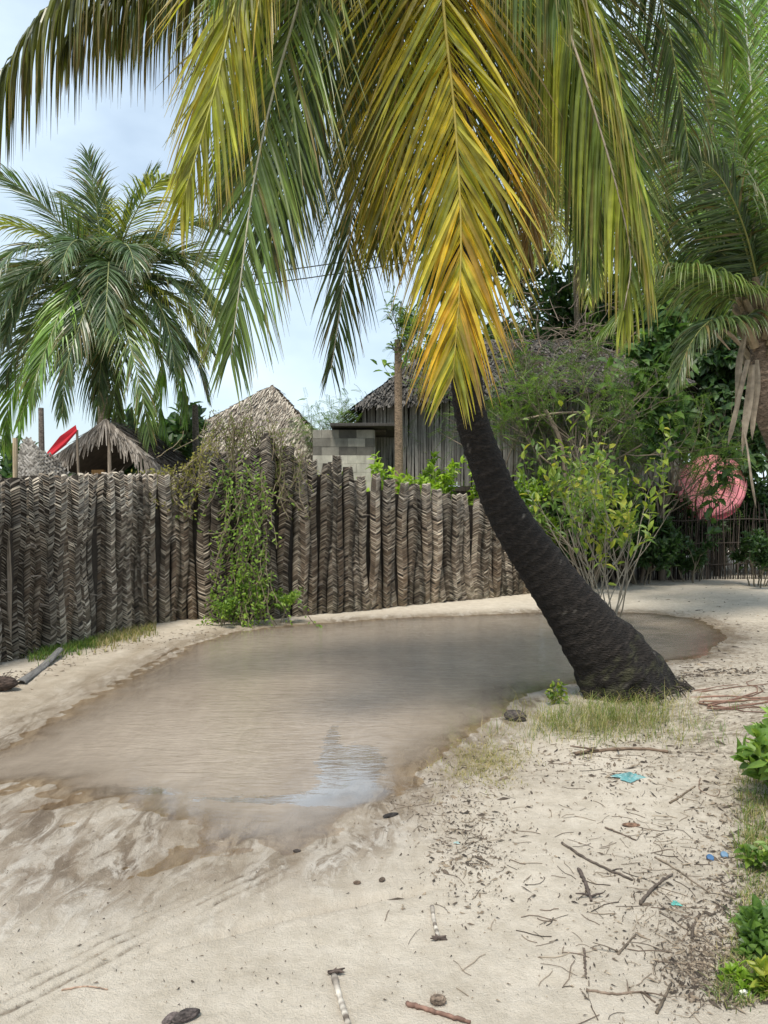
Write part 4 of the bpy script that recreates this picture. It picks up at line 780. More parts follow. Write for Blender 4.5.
# shrub standing behind the palm trunk at the puddle
bb = GP(607, 633); bush('leafy_shrub', 'thin stemmed shrub with yellow green leaves growing in the puddle behind the leaning trunk', 'shrub', (bb[0], bb[1], bb[2]), rng, 3.2, 12, 3, YGL, .19, .075, per=1, spreadr=.22, stem=(.26, .23, .18), r0=.013, leafdrop=.25, spread=.62, nb=(1, 3), up=.35, shrink=.75, jitter=.03)
bb = GP(585, 592); bush('leafy_shrub', 'taller sparse green shrub behind the puddle between trunk and stick fence', 'shrub', bb, rng, 3.3, 8, 3, MID, .20, .08, per=1, spreadr=.4, stem=(.2, .17, .13), r0=.018, up=.3, shrink=.72)
for px, Yd, H, lab in ((590, 17.6, 2.6, 'dark bush behind the sparse shrubs, nearest the big trunk'), (640, 18.0, 2.3, 'dark bush at the left end of the stick fence under the house corner')):
    bush('dark_bush', lab, 'bush', (P(px, 0, Yd)[0], Yd, 0), rng, H, 9, 3, DK, .17, .09, per=5, spreadr=.6, r0=.025, spread=.9, jitter=.15, nb=(2, 4))
# lime shrubs above the fence
for px, py, Yd, H, lab in ((425, 500, 16.2, 2.9, 'bright lime green shrub showing over the fence left of the big trunk'), (482, 500, 16.8, 2.8, 'bright lime green shrub showing over the fence directly behind the big trunk'), (520, 505, 17.3, 2.5, 'lime green shrub behind the fence right of the big trunk')):
    x = P(px, 0, Yd)[0]; bush('lime_shrub', lab, 'shrub', (x, Yd, 0), rng, H*1.05, 8, 3, LIME, .17, .08, per=5, spreadr=.35, stem=(.3, .27, .2), group='lime shrubs behind the fence', r0=.02, up=.3)
# slim tree with post-like trunk
st = thing('slim_tree', 'slim straight brown tree trunk with sparse feathery leaves beside the block shed', 'tree', (P(397, 0, 15.8)[0], 15.8, 0)); mb = MB(); b0 = np.array((P(397, 0, 15.8)[0], 15.8, -.1)); tpp = P(398, 340, 15.8)
mb.tube([b0, (b0+tpp)/2+np.array((.03, 0, 0)), tpp], [.10, .09, .075], (.17, .125, .085), 10); an = []
for i in range(6): grow(mb, rng, tpp-np.array((0, 0, rng.uniform(0, 1.6))), nrm(np.array((rng.uniform(-1, .7), rng.uniform(-.5, .5), rng.uniform(.2, .9)))), .75, .018, 2, an, (.2, .17, .14), .8)
mb.build('trunk', M_bark, st); ml = MB()
for p_, d_ in an:
    if rng.random() < .45: continue
    for i in range(2):
        dd = nrm(d_+rdir(rng)); cc = pal_mix(FEA, rng.random()); 
        for s_ in range(10):
            qq = p_+dd*.028*s_+np.array((0, 0, -.0015*s_*s_))
            for sg in (-1, 1): leaflet(ml, qq, nrm(cross(dd, np.array((0, 0, 1.)))*sg+dd*.5), np.array((0, 0, 1.)), .06, .022, cc)
ml.build('crown', M_leaf, st)
x = P(376, 0, 19.8)[0]; bush('feathery_tree', 'airy light green tree against the sky between thatched roof and block shed', 'tree', (x, 20.2, 0), rng, 5.2, 4, 4, FEA, .055, .02, per=2, spreadr=.3, compound=True, r0=.05, leafdrop=.3, parts=('trunk', 'crown'), up=.3)
# feathery trees in front of the paling house
for px, Yd, H, lab in ((545, 17.6, 6.4, 'feathery leaved tree with tangled branches before the paling house, right of the trunk'), (628, 18.3, 5.6, 'feathery leaved tree over the stick fence, right of the tangled branches'), (590, 24.0, 7.5, 'tall feathery tree rising behind the paling house roof')):
    x = P(px, 0, Yd)[0]; bush('feathery_tree', lab, 'tree', (x, Yd, 0), rng, H, 3, 4, FEA, .065, .024, per=2, spreadr=.35, compound=True, r0=.05, leafdrop=.5, spread=.85, group=None, stem=(.19, .155, .12), nb=(2, 4), parts=('trunk', 'crown'))
# dry branch tangle
tg = thing('dry_branches', 'tangle of bare grey brown dead branches lying along the thatched eave', 'branches', P(560, 395, 18.0)); mb = MB()
for i in range(210):
    q = P(rng.uniform(495, 640), rng.gauss(352, 26), rng.uniform(17.9, 18.4)); d = nrm(np.array((rng.gauss(0, 1), rng.gauss(0, .25), rng.gauss(0, .5)))); pts = [q]
    for s_ in range(6): d = nrm(d+np.array((rng.gauss(0, .25), rng.gauss(0, .1), rng.gauss(-.05, .2)))); pts.append(pts[-1]+d*rng.uniform(.08, .2))
    r = rng.uniform(.006, .017); mb.tube(pts, [r*(1-.1*s_) for s_ in range(7)], sc((.20, .155, .12), rng.uniform(.5, 1.4)), 4)
for pts, r in (([(520, 420), (560, 413), (600, 415), (640, 430)], .035), ([(545, 410), (560, 440), (565, 480), (560, 530), (560, 575)], .055), ([(520, 430), (545, 460), (580, 480)], .03), ([(600, 380), (625, 400), (660, 440), (690, 500)], .03)):
    C, _ = catmull([P(a_, b_, 17.9) for a_, b_ in pts], 16); mb.tube(C, [r*(1-.03*i) for i in range(16)], (.24, .19, .145), 7)
mb.build('branch', M_stem, tg)
# dark broadleaf tree right
x = P(705, 0, 15.5)[0]; YT = 20.7; x = P(705, 0, YT)[0]; dt = thing('dark_leafed_tree', 'broad tree with large dark glossy leaves hanging before the pink parasol', 'tree', (x, YT, gz(x, YT))); mb = MB(); C, _ = catmull([np.array((x+.3, YT, -.1)), P(722, 520, YT), P(716, 440, YT), P(700, 360, YT-.1), P(690, 310, YT-.1)], 20); mb.tube(C, [.11-.003*i for i in range(20)], (.06, .05, .04), 8); an = []
for i in range(52):
    q = C[rng.randint(8, 19)]; grow(mb, rng, q, nrm(np.array((rng.uniform(-1, 1), rng.uniform(-.7, .4), rng.uniform(-.5, .7)))), rng.uniform(.6, 1.05), .028, 2, an, (.07, .06, .045), .8)
mb.build('trunk', M_bark, dt); ml = MB()
for p_, d_ in an:
    px_ = 384+F*p_[0]/p_[1]; py_ = HY-F*(p_[2]-CH)/p_[1]
    if math.hypot(px_-708, py_-484) < 36 and rng.random() < .88: continue
    if py_ > 520 and rng.random() < .8: continue
    for i in range(3): leaf(ml, p_+rdir(rng)*.05, nrm(d_*.3+rdir(rng, -.2)+np.array((0, 0, -.5))), nrm(np.array((rng.gauss(0, .4), -.5, .7))), rng.uniform(.2, .38), rng.uniform(.12, .2), pal_mix(DK, rng.random()))
ml.build('crown', M_leaf, dt)
bb = (P(755, 0, 17.5)[0], 17.5, gz(8.5, 17.5)); bush('dark_shrub', 'low dark green shrub at the foot of the stick fence, right edge', 'shrub', bb, rng, 1.5, 7, 3, DK, .15, .08, per=4, spreadr=.5, up=.2)
bb = (P(690, 0, 18.7)[0], 18.7, gz(7.4, 18.6)); bush('dark_shrub', 'small dark shrub against the middle of the stick fence', 'shrub', bb, rng, 1.2, 5, 3, DK, .12, .06, per=4, spreadr=.4)
# background trees closing the view
for px, Yd, H, plt, lab in ((560, 27, 8.5, DK, 'dark leafy tree far behind the paling house, left of the others'), (640, 28, 9.0, DK, 'dark leafy tree far behind the stick fence, middle of the far row'), (720, 26, 8.0, MID, 'green leafy tree behind the pink parasol'), (800, 27, 9, DK, 'dark leafy tree off the right edge beyond the stick fence'), (480, 29, 6.0, MID, 'green leafy tree behind the big palm trunk and paling house'), (165, 19.5, 2.6, DK, 'dark tree filling the gap right of the hut and left palm'), (90, 20.5, 2.6, DK, 'low dark tree directly behind the hut roof')):
    x = P(px, 0, Yd)[0]; bush('leafy_tree', lab, 'tree', (x, Yd, 0), rng, H*1.22, 6, 4, plt, .36, .18, per=5, spreadr=.6, r0=.11, spread=.8, up=.3, shrink=.72, parts=('trunk', 'crown'), jitter=.35, nb=(2, 4))
for px, Yd, lab in ((595, 20.6, 'dark undergrowth bush behind the left end of the stick fence'), (640, 21.2, 'dark undergrowth bush behind the stick fence, left of the pink parasol'), (690, 22.4, 'dark undergrowth bush behind the pink parasol'), (735, 22.6, 'dark undergrowth bush right behind the pink parasol edge'), (780, 21.4, 'dark undergrowth bush beyond the right frame edge'), (545, 20.4, 'dark undergrowth bush beneath the paling house floor')):
    x = P(px, 0, Yd)[0]; bush('dark_bush', lab, 'bush', (x, Yd, 0), rng, 2.9, 9, 3, DK, .22, .12, per=6, spreadr=.7, r0=.03, spread=.9, jitter=.2, nb=(2, 4))
# climber on the fence
def climber(name, label, path_pts, n, rng, spread, plt, Lf, hangn=60, dens=None, stemc=(.22, .18, .12)):
    q0 = np.array(path_pts[0]); th = thing(name, label, 'climbing plant', (q0[0], q0[1], 0)); ms = MB(); ml = MB(); C, LL = catmull(path_pts, 60)
    for i in range(hangn):
        k_ = rng.randint(0, 59); q = C[k_]+np.array((rng.gauss(0, spread), rng.uniform(-.16, -.02), rng.gauss(0, spread*.5))); pts = [q]; d = np.array((rng.gauss(0, .3), -.03, -1.)); L_ = rng.uniform(.3, 1.0)
        for s_ in range(8): d = nrm(d+np.array((rng.gauss(0, .25), rng.gauss(0, .06), rng.gauss(-.03, .15)))); pts.append(pts[-1]+d*L_/8)
        ms.tube(pts, [.006]*9, sc(stemc, rng.uniform(.6, 1.3)), 4)
        cl = pal_mix(plt, rng.random())
        for p_ in pts:
            for e in range(n):
                if dens and not dens(p_, rng): continue
                dd = nrm(rdir(rng)+np.array((0, -.4, -.3))); leaf(ml, p_+rdir(rng)*.05, dd, nrm(np.array((rng.gauss(0, .3), -.7, .6))), Lf*rng.uniform(.6, 1.3), Lf*.45, mixc(cl, pal_mix(plt, rng.random()), .5))
    ms.build('stem', M_stem, th); ml.build('foliage', M_leaf, th); return th
rng = random.Random(92)
climber('broadleaf_vine', 'broad dark green leaves hanging in a column left of the pink parasol', [P(668, 305, 17.0), P(655, 340, 16.9), P(650, 380, 16.9), (P(655, 430, 17.0))], 1, rng, .30, [(.02, .06, .02), (.05, .12, .03), (.12, .22, .04)], .36, 64)
climber('broadleaf_vine', 'few large dark leaves drooping in front of the pink parasol', [P(722, 400, 17.6), P(728, 440, 17.5), P(715, 470, 17.5), P(705, 505, 17.5)], 1, rng, .16, DK, .34, 20, lambda p_, r_: r_.random() < .6)
rng = random.Random(91)
VG = [(.06, .12, .02), (.12, .22, .03), (.20, .33, .05), (.32, .42, .06)]
climber('creeper', 'light green creeper hanging down the fence joint from top to ground', [P(240, 460, 11.75), P(246, 500, 11.6), P(243, 540, 11.5), P(250, 580, 11.45), P(252, 612, 11.4)], 2, rng, .20, VG, .070, 105, lambda p_, r_: r_.random() < .9)
climber('creeper', 'yellowish creeper draped along the top of the left fence towards the vine', [P(125, 478, 11.4), P(150, 474, 11.6), P(175, 470, 11.75), P(195, 458, 11.8), P(210, 442, 11.8), P(225, 436, 11.8)], 3, rng, .045, [(.14, .13, .03), (.26, .25, .05), (.36, .32, .07)], .05, 46)
climber('creeper', 'wispy olive creeper heaped over the fence peak beside the pale thatched roof', [P(215, 430, 12.1), P(235, 420, 12.2), P(255, 428, 12.2), P(275, 440, 12.3), P(285, 470, 12.3)], 2, rng, .24, [(.08, .10, .03), (.14, .17, .04), (.22, .24, .06)], .05, 130, lambda p_, r_: r_.random() < .55)
bb = GP(268, 622); bush('leafy_shrub', 'small light green shrub at the foot of the creeper on the puddle shore', 'shrub', bb, rng, .9, 8, 2, VG, .075, .035, per=4, spreadr=.35, r0=.008)
bb = GP(224, 624); bush('leafy_shrub', 'low straggly shrub at the fence corner left of the creeper', 'shrub', bb, rng, .7, 6, 2, VG, .07, .03, per=3, spreadr=.3, r0=.008)

# ------------------------------------------------------------------ grass and litter
def blades(mb, rng, x, y, n, rad, h, plt, w_=.006, lean=.5):
    for i in range(n):
        a = rng.uniform(0, 2*math.pi); rr2 = rad*math.sqrt(rng.random()); bx, by = x+math.cos(a)*rr2, y+math.sin(a)*rr2*.8; z = gz_fast(bx, by)
        if z < -.01: continue
        H = h*rng.uniform(.4, 1.2); la = rng.uniform(0, 2*math.pi); le = lean*rng.random()*H; wv = np.array((math.cos(la+1.57), math.sin(la+1.57), 0))*w_*.5; q = np.array((bx, by, z-.01)); m1 = q+np.array((math.cos(la)*le*.3, math.sin(la)*le*.3, H*.6)); e = q+np.array((math.cos(la)*le, math.sin(la)*le, H*.92))
        cc = pal_mix(plt, rng.random()); mb.add([q-wv, q+wv, m1+wv*.8, m1-wv*.8, e], [(0, 1, 2, 3), (3, 2, 4)], cc)
def gz_fast(x, y):
    j = np.searchsorted(xs, x)-1; i = np.searchsorted(ys, y)-1; j = min(max(j, 0), len(xs)-2); i = min(max(i, 0), len(ys)-2)
    fx_ = (x-xs[j])/(xs[j+1]-xs[j]); fy_ = (y-ys[i])/(ys[i+1]-ys[i]); return (Z[i, j]*(1-fx_)+Z[i, j+1]*fx_)*(1-fy_)+(Z[i+1, j]*(1-fx_)+Z[i+1, j+1]*fx_)*fy_
GRD = [(.10, .14, .035), (.20, .22, .06), (.34, .29, .13), (.42, .34, .2)]; GRG = [(.05, .10, .02), (.09, .17, .03), (.16, .26, .05), (.28, .28, .09)]
rng = random.Random(17); mb = MB()
for i in range(560):
    px = rng.gauss(612, 46); py = rng.gauss(726, 12)+abs(px-612)*.06
    if py < 702: continue
    x, y = G(px, py); blades(mb, rng, x, y, 6, .07, rng.choice((.07, .12, .19)), GRD if rng.random() < .72 else GRG, .0036, 2.4)
stuff(mb.build('dry_grass', M_leaf), 'short dry green grass round the foot of the leaning palm', 'grass')
mb = MB()
for i in range(260):
    px = rng.gauss(485, 22); py = rng.gauss(765, 13); x, y = G(px, py); blades(mb, rng, x, y, 9, .05, .035, GRD[1:], .004, 2.2)
stuff(mb.build('dry_grass_patch', M_leaf), 'flat straw coloured grass patch on the near shore of the puddle', 'grass')
mb = MB()
for i in range(900):
    py = rng.uniform(745, 1020); px = np.interp(py, [745, 800, 900, 1020], [765, 738, 745, 722])+abs(rng.gauss(0, 1))*30; x, y = G(px, py); blades(mb, rng, x, y, 6, .06, .07*(1 if py < 880 else .6), GRD if rng.random() < .6 else GRG, .0035, 1.6)
stuff(mb.build('verge_grass', M_leaf), 'matted olive grass along the right verge', 'grass')
mb = MB()
for i in range(420):
    f = rng.random(); px = 28+125*f; py = np.interp(px, [28, 90, 155], [662, 648, 632])+rng.gauss(0, 3.5); x, y = G(px, py); blades(mb, rng, x, y, 6, .08, .10, GRG if px < 95 else GRD, .010, 1.2)
stuff(mb.build('fence_grass', M_leaf), 'bright green weeds along the foot of the left fence', 'grass')
# litter of crumbs, bark flakes and leaf bits
rng = random.Random(23); mb = MB()
def crumb(px, py, s):
    x, y = G(px, py); z = gz_fast(x, y)
    if z < .0: return
    a = rng.uniform(0, math.pi); s *= .45+1.3*rng.random()**2.2; L_ = s*rng.uniform(.5, 3.0); W_ = s*rng.uniform(.25, .75); A = np.array((math.cos(a), math.sin(a), rng.gauss(0, .12)))*L_*.5; B = np.array((-math.sin(a), math.cos(a), rng.gauss(0, .3)))*W_*.5; q = np.array((x, y, z+.004)); u = np.array((0, 0, .003+W_*.3))
    cc = pal_mix([(.04, .03, .022), (.10, .075, .055), (.22, .17, .12), (.36, .29, .21)], rng.random()**1.3)
    mb.add([q-A, q+B, q+A*rng.uniform(.6, 1), q-B, q+u+A*.2], [(0, 3, 4), (3, 2, 4), (2, 1, 4), (1, 0, 4), (0, 1, 2, 3)], cc)
for i in range(900): crumb(rng.uniform(-20, 790), 745+280*rng.random()**.8, .006)
for i in range(1500): crumb(rng.gauss(680, 55), rng.gauss(905, 65), rng.choice((.006, .009, .013)))
for i in range(1300): crumb(rng.gauss(735, 22), rng.uniform(780, 1024), rng.choice((.008, .014, .02)))
for i in range(700): crumb(rng.gauss(475, 28), rng.gauss(860, 36), rng.choice((.006, .009, .012)))
for i in range(700): crumb(rng.gauss(440, 35), rng.gauss(800, 25), rng.choice((.006, .01)))
for i in range(900): crumb(rng.gauss(600, 80), rng.gauss(765, 18), rng.choice((.007, .011)))
for i in range(800): crumb(rng.uniform(640, 768), rng.gauss(690, 30), .010)
for i in range(500):
    f = rng.random(); crumb(230*f-5, np.interp(230*f, [0, 120, 230], [690, 648, 630])+rng.gauss(0, 4), .022)
for i in range(420): crumb(rng.gauss(640, 90), rng.gauss(770, 22), rng.uniform(.01, .03))
for i in range(280): crumb(rng.gauss(470, 30), rng.gauss(850, 40), rng.uniform(.01, .022))
for i in range(400): crumb(rng.gauss(700, 30), rng.gauss(640, 30), rng.uniform(.02, .05))
for i in range(260): crumb(rng.gauss(720, 28), rng.gauss(684, 4), rng.uniform(.015, .04))
for i in range(700): crumb(rng.gauss(690, 16), rng.gauss(975, 22), rng.choice((.008, .012)))
stuff(mb.build('leaf_litter', M_dry), 'scattered bark crumbs, seeds and leaf bits on the sand', 'litter')
mb = MB()
for i in range(480):       # hair-thin twigs, too many to tell apart
    c0 = rng.choice(((675, 880, 45, 40), (700, 970, 30, 30), (470, 850, 30, 30), (560, 760, 60, 14), (430, 800, 30, 20), (620, 830, 60, 40), (600, 960, 80, 40))); px, py = rng.gauss(c0[0], c0[2]), rng.gauss(c0[1], c0[3])
    if py > 1040 or py < 700: continue
    x, y = G(px, py); a = rng.uniform(0, 6.28); L_ = rng.uniform(.03, .16); pts = []
    for s_ in range(5): pts.append(np.array((x, y, gz_fast(x, y)+.003))); x += math.cos(a)*L_/4; y += math.sin(a)*L_/4; a += rng.gauss(0, .3)
    if pts[0][2] < .01: continue
    mb.tube(pts, [rng.uniform(.0008, .0019)]*5, pal_mix([(.05, .04, .03), (.16, .12, .09), (.34, .28, .21)], rng.random()), 4)
stuff(mb.build('twig_litter', M_stick), 'hair thin twigs and roots strewn on the sand', 'twigs')

# ------------------------------------------------------------------ sticks and small finds, each a thing
rng = random.Random(58)
def stick(pts, r, label, c_=(.17, .13, .10), name='stick', fork=None, flat=False):
    r *= .78; Q = [GP(a_, b_, r*.8) for a_, b_ in pts]; C, LL = catmull(Q, 22); rad = [r*(1-.35*i/21)*(1+.18*rng.gauss(0, .6)) for i in range(22)]
    C = np.array([q+np.array((rng.gauss(0, r*.25), rng.gauss(0, r*.25), rng.gauss(0, r*.12))) for q in C]); cs = [sc(c_, rng.uniform(.65, 1.3)) for _ in range(22)]
    mb = MB(); mb.tube(C, rad, [c for c in cs], 7)
    for fk in (fork or []):
        i0, dx, dy, L_ = fk; q = C[int(i0*21)]; e = q+np.array((dx, dy, .25))*L_; mb.tube([q, (q+e)/2+np.array((0, 0, .004)), e], [r*.6, r*.45, r*.3], sc(c_, .9), 6)
    return tag(mb.build(name, M_stick, origin=Q[0], smooth=True), label, 'stick')
stick([(562, 844), (590, 862), (632, 881)], .009, 'long straight dark stick lying right of centre in the sand', (.10, .08, .065), fork=[(.8, .4, -.3, .1)])
stick([(670, 804), (682, 796), (695, 787)], .008, 'short brown stick below the turquoise scrap, pointing at the verge', (.18, .14, .10))
stick([(579, 871), (586, 886), (591, 902)], .012, 'thick dark stub of branch with crumbled end left of the twig heap', (.09, .07, .06), fork=[(.9, -1, -.2, .06), (.95, 1, .1, .05)])
stick([(605, 828), (620, 834), (636, 841)], .006, 'thin dark stick just above the long straight stick', (.12, .09, .07))
stick([(640, 905), (655, 888), (672, 876)], .010, 'dark knobbly stick rising toward the twig heap by the verge', (.10, .08, .065), fork=[(.5, .9, .5, .08)])
stick([(584, 950), (585, 965), (586, 979)], .006, 'short upright lying twig in the lower right sand', (.13, .10, .08))
stick([(618, 955), (627, 945), (636, 935)], .006, 'forked twig below the long sticks in the lower right', (.15, .12, .09), fork=[(.1, -1, .25, .09)])
stick([(586, 991), (615, 995), (640, 993), (655, 1003)], .006, 'thin bent twig with tangled clump near the bottom right', (.16, .12, .09), fork=[(.6, .2, 1, .05), (.75, 1, -.8, .08)])
stick([(657, 1014), (664, 1000), (671, 985)], .007, 'slanting twig beside the bottom right debris heap', (.12, .095, .07))
stick([(407, 1005), (435, 1014), (470, 1024)], .011, 'long reddish brown stick running out of the bottom edge', (.17, .10, .075))
stick([(692, 940), (693, 928), (700, 915)], .008, 'stubby dark stick end in the litter by the verge', (.09, .07, .055))
stick([(575, 755), (600, 752), (640, 750), (668, 753)], .016, 'ragged brown strip of bark below the palm foot grass', (.17, .12, .085), fork=[(.3, -.9, -.4, .25), (.5, -.2, -.9, .12)])
stick([(655, 858), (670, 866), (690, 880), (710, 894)], .006, 'curving thin stick crossing the twig heap', (.2, .16, .12))
stick([(700, 778), (700, 790), (716, 797), (720, 790)], .005, 'thin curled root loop on the sand near the verge', (.22, .16, .12))
stick([(728, 1000), (742, 975), (757, 950)], .008, 'dark stick leaning through the verge weeds at bottom right', (.10, .08, .06))
stick([(62, 991), (85, 987), (108, 990)], .004, 'hairlike pale twig across the tyre marks at bottom left', (.32, .22, .16))
def driftwood(pts, w_, label, head=None):
    th = thing('driftwood', label, 'driftwood', GP(*pts[0])); mb = MB(); Q = [GP(a_, b_, w_*.35) for a_, b_ in pts]; C, _ = catmull(Q, 18); mb.tube(C, [w_*(.5+.12*rng.gauss(0, 1)*.5) for _ in range(18)], [sc(pal_mix([(.10, .08, .065), (.40, .36, .31), (.5, .46, .40)], rng.random()), 1) for _ in range(18)], 8); mb.build('shaft', M_stick, th, smooth=True)
    if head:
        hp = GP(*head, w_*.4); mb = MB()
        for i in range(16):
            a = rng.uniform(0, 6.28); d = np.array((math.cos(a), math.sin(a)*.5, rng.uniform(-.1, .35))); L_ = rng.uniform(.015, .04); mb.tube([hp-d*.006, hp+d*L_*.5, hp+d*L_], [.006, .005, .002], sc((.08, .06, .05), rng.uniform(.6, 1.5)), 5)
        mb.build('frayed_end', M_stick, th)
driftwood([(334, 978), (340, 1000), (348, 1026)], .020, 'pale peeling driftwood stick with frayed dark head at the bottom edge', (334, 974))
driftwood([(432, 908), (434, 922), (438, 938)], .016, 'short pale peeling stick with split foot in the middle foreground', (438, 940))
def husk(px, py, r, label, cc=(.06, .05, .045), name='coconut_husk', cat='husk', flat=.6, fib=60, sx=1.4, ya=0):
    q = GP(px, py); mb = MB(); vs_ = []; n, k = 12, 18
    for i in range(n+1):
        th = math.pi*i/n
        for j in range(k):
            a = 2*math.pi*j/k; rr3 = 1+.35*(fbm(np.array([i*.6+px]), np.array([math.cos(a)*2+5+math.sin(a)]), 51)[0]-.5); x = math.cos(a)*math.sin(th)*r*sx*rr3; y = math.sin(a)*math.sin(th)*r*rr3; xx = x*math.cos(ya)-y*math.sin(ya); yy = x*math.sin(ya)+y*math.cos(ya)
            vs_.append(q+np.array((xx, yy, r*flat*(.8+math.cos(th)*rr3))))
    mb.add(vs_, [(i*k+j, i*k+(j+1) % k, (i+1)*k+(j+1) % k, (i+1)*k+j) for i in range(n) for j in range(k)], [sc(cc, rng.uniform(.6, 1.4)) for _ in vs_])
    for i in range(fib):
        a = rng.uniform(0, 6.28); d = nrm(np.array((math.cos(a), math.sin(a), rng.uniform(-.2, .8)))); p0 = q+d*r*.8+np.array((0, 0, r*flat*.6)); e = p0+d*r*rng.uniform(.3, .9); e[2] = max(e[2], q[2]); mb.tube([p0, e], [r*.03, r*.01], sc(cc, rng.uniform(.7, 2.2)), 3, cap=False)
    return tag(mb.build(name, M_bark, origin=q, smooth=True), label, cat)
husk(516, 720, .07, 'black rotting coconut husk on the shore left of the palm foot', ya=2.4)
husk(186, 1019, .024, 'dark weathered husk chunk at the bottom left edge', (.08, .065, .06), sx=1.9, ya=.6, flat=.6)
husk(170, 1021, .016, 'small dark splinter of husk beside the chunk at bottom left', (.10, .08, .075), sx=2.0, ya=1.1, fib=10)
husk(438, 1003, .022, 'small brown root ball above the long reddish stick', (.16, .12, .09), name='root_ball', cat='root ball', fib=90, sx=1.2)
husk(-4, 690, .12, 'dark brown dead palm boot lying at the left edge by the fence', (.05, .035, .028), name='palm_boot', cat='debris', fib=40, sx=1.7, flat=.6)
husk(391, 816, .02, 'black stone like husk piece on the shore below the bright reflection', (.03, .026, .024), fib=8, sx=2.4, ya=.5, flat=.4)
husk(382, 881, .013, 'small dark seed pod in the middle foreground, right one of two', (.08, .06, .045), name='seed_pod', cat='seed pod', fib=0, ya=1.2)
husk(357, 884, .012, 'small dark seed pod in the middle foreground, left one of two', (.10, .07, .05), name='seed_pod', cat='seed pod', fib=0)
husk(297, 852, .012, 'black bark chip on the wet sand below the bright reflection', (.05, .04, .035), name='bark_chip', cat='bark chip', fib=6, sx=1.7)
husk(631, 826, .022, 'flat brown dead leaf curl below the turquoise scrap', (.15, .09, .06), name='dead_leaf', cat='leaf', fib=0, sx=2.0, flat=.35)
# grey plank
q0, q1 = GP(20, 685), GP(60, 656); q0[2] += .02; q1[2] += .07; d = nrm(q1-q0); sd_ = nrm(cross(d, np.array((0, 0, 1.)))); up = cross(sd_, d); mb = MB(); C, LL = catmull([q0, (q0+q1)/2+np.array((0, 0, -.03)), q1], 14); vs_ = []
for i, q in enumerate(C):
    w_ = .055*(1-.3*i/13)
    for j in range(9):
        a = math.pi*j/8; vs_.append(q+sd_*math.cos(a)*w_+up*(math.sin(a)*.03))
    for j in range(8, -1, -1):
        a = math.pi*j/8; vs_.append(q+sd_*math.cos(a)*(w_-.006)+up*(math.sin(a)*.024-.004))
k = 18; mb.add(vs_, [(i*k+j, i*k+(j+1) % k, (i+1)*k+(j+1) % k, (i+1)*k+j) for i in range(13) for j in range(k)]+[tuple(range(k-1, -1, -1)), tuple(13*k+j for j in range(k))], [sc((.17, .165, .16), rng.uniform(.6, 1.3)) for _ in vs_])
tag(mb.build('palm_stalk', M_wood, origin=q0), 'grey dried palm stalk lying propped beside the weeds at the left fence', 'palm stalk')
# plastic scraps
def scrap(px, py, rx, ry, c_, label, n=26, cat='plastic scrap', name='plastic_scrap', hgt=.02):
    q = GP(px, py); mb = MB(); vs_ = []; k, m_ = 18, 7
    for i in range(m_+1):
        for j in range(k):
            a = 2*math.pi*j/k; f = i/m_; w_ = (1+.35*math.sin(a*3+px)+.2*math.sin(a*7+1)); z = hgt*(.5+.5*math.sin(a*4+f*9)*math.cos(f*5+a*2))*(1.1-f)+.006
            vs_.append(q+np.array((math.cos(a)*rx*f*w_, math.sin(a)*ry*f*w_, z)))
    mb.add(vs_, [(i*k+j, i*k+(j+1) % k, (i+1)*k+(j+1) % k, (i+1)*k+j) for i in range(m_) for j in range(k)], [mixc(c_, (.6, .62, .58), .5*rng.random()**3) for _ in vs_])
    return tag(mb.build(name, M_plastic, origin=q), label, cat)
scrap(629, 779, .085, .06, (.10, .27, .28), 'crumpled turquoise plastic scrap on the sand below the palm', hgt=.04)
scrap(676, 905, .018, .02, (.03, .28, .24), 'tiny teal plastic scrap beside the twig heap', hgt=.01)
scrap(457, 844, .014, .012, (.28, .40, .38), 'tiny pale green plastic scrap in the central litter', hgt=.008)
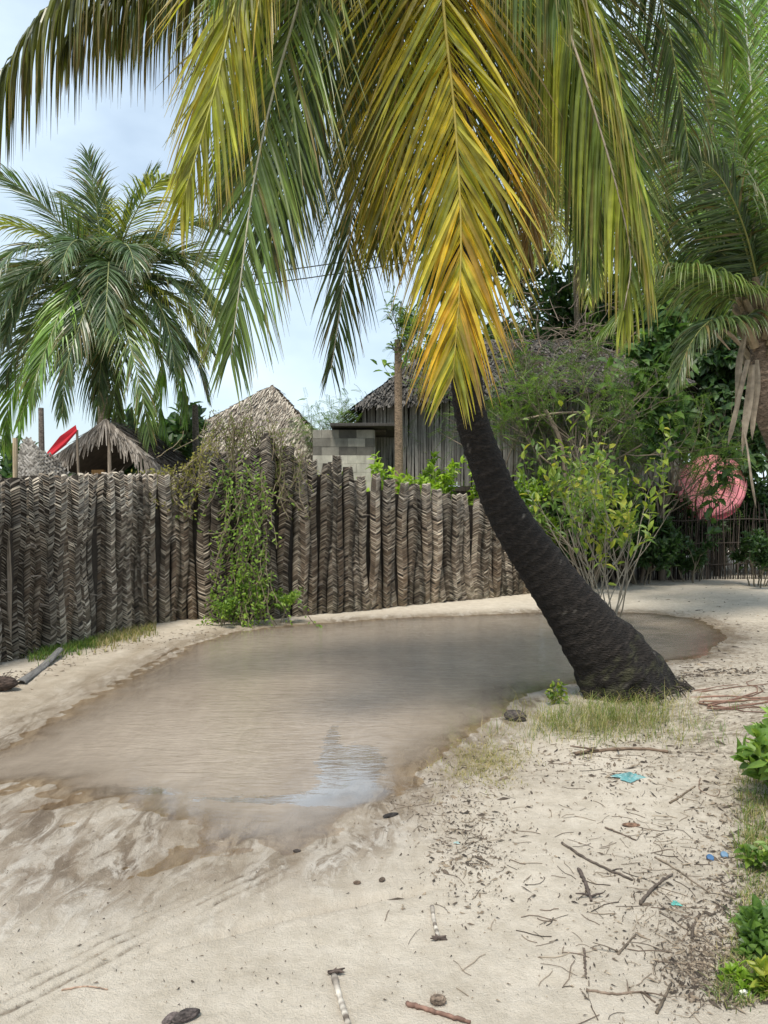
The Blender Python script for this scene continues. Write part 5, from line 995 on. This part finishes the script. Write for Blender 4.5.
def cap(px, py, label, c_=(.05, .12, .24)):
    q = GP(px, py); th = thing('bottle_cap', label, 'bottle cap', q, 'blue bottle caps by the verge'); mb = MB(); ax = nrm(np.array((.1, -.5, .8))); pts = [q+ax*t_ for t_ in (.002, .012, .016)]; mb.tube(pts, [.017, .017, .012], c_, 20); mb.build('cap', M_plastic, th)
    mb = MB(); A = nrm(cross(ax, np.array((1, 0, 0)))); B = cross(ax, A)
    for j in range(20):
        a = 2*math.pi*j/20; pp = q+ax*.007+(A*math.cos(a)+B*math.sin(a))*.0175; mb.tube([pp-ax*.005, pp+ax*.004], [.0012, .0012], c_, 4)
    mb.build('grip_rib', M_plastic, th)
cap(710, 859, 'blue bottle cap in the verge grass, left one of two'); cap(724, 856, 'pale blue bottle cap in the verge grass, right one of two', (.13, .22, .32))
husk(745, 995, .016, 'small white shell at the bottom right verge', (.65, .63, .58), name='shell', cat='shell', fib=0, sx=1.2)
# verge plants on the right
rng = random.Random(64)
for (px, py, H, n, lab, plt, Lf) in ((782, 765, .52, 7, 'leafy green weed at the right edge beside the palm roots', VG[1:], .085), (790, 800, .62, 9, 'tall bright green weed at the right edge above the verge grass', MID[1:], .10), (752, 945, .15, 8, 'low glossy green weed in the lower right verge', MID[:3], .055), (766, 930, .17, 6, 'glossy green weed touching the lower right edge', MID[:3], .06), (742, 985, .12, 4, 'small bright green seedling at the bottom right verge', LIME[:2], .04), (780, 1000, .15, 4, 'yellowing weed at the bottom right corner', YGL[1:], .06), (774, 870, .3, 5, 'broad leaf weed at the right edge over the bottle caps', MID[1:], .06)):
    bb = GP(px, py); bush('green_weed', lab, 'weed', bb, rng, H, n, 1, plt, Lf, Lf*.5, per=3, spreadr=H*.35, stem=(.12, .16, .05), r0=.004, spread=.8, jitter=.015)
bb = GP(556, 703); bush('green_weed', 'small seedling leaning over the water at the palm foot', 'weed', bb, rng, .35, 3, 1, YGL, .06, .03, per=2, spreadr=.06, stem=(.2, .18, .1), r0=.004)
bb = GP(655, 822); bush('green_weed', 'tiny green sprout alone in the open sand', 'weed', bb, rng, .05, 4, 1, MID[1:], .025, .012, per=2, spreadr=.02, stem=(.15, .2, .06), r0=.0015, jitter=.005)
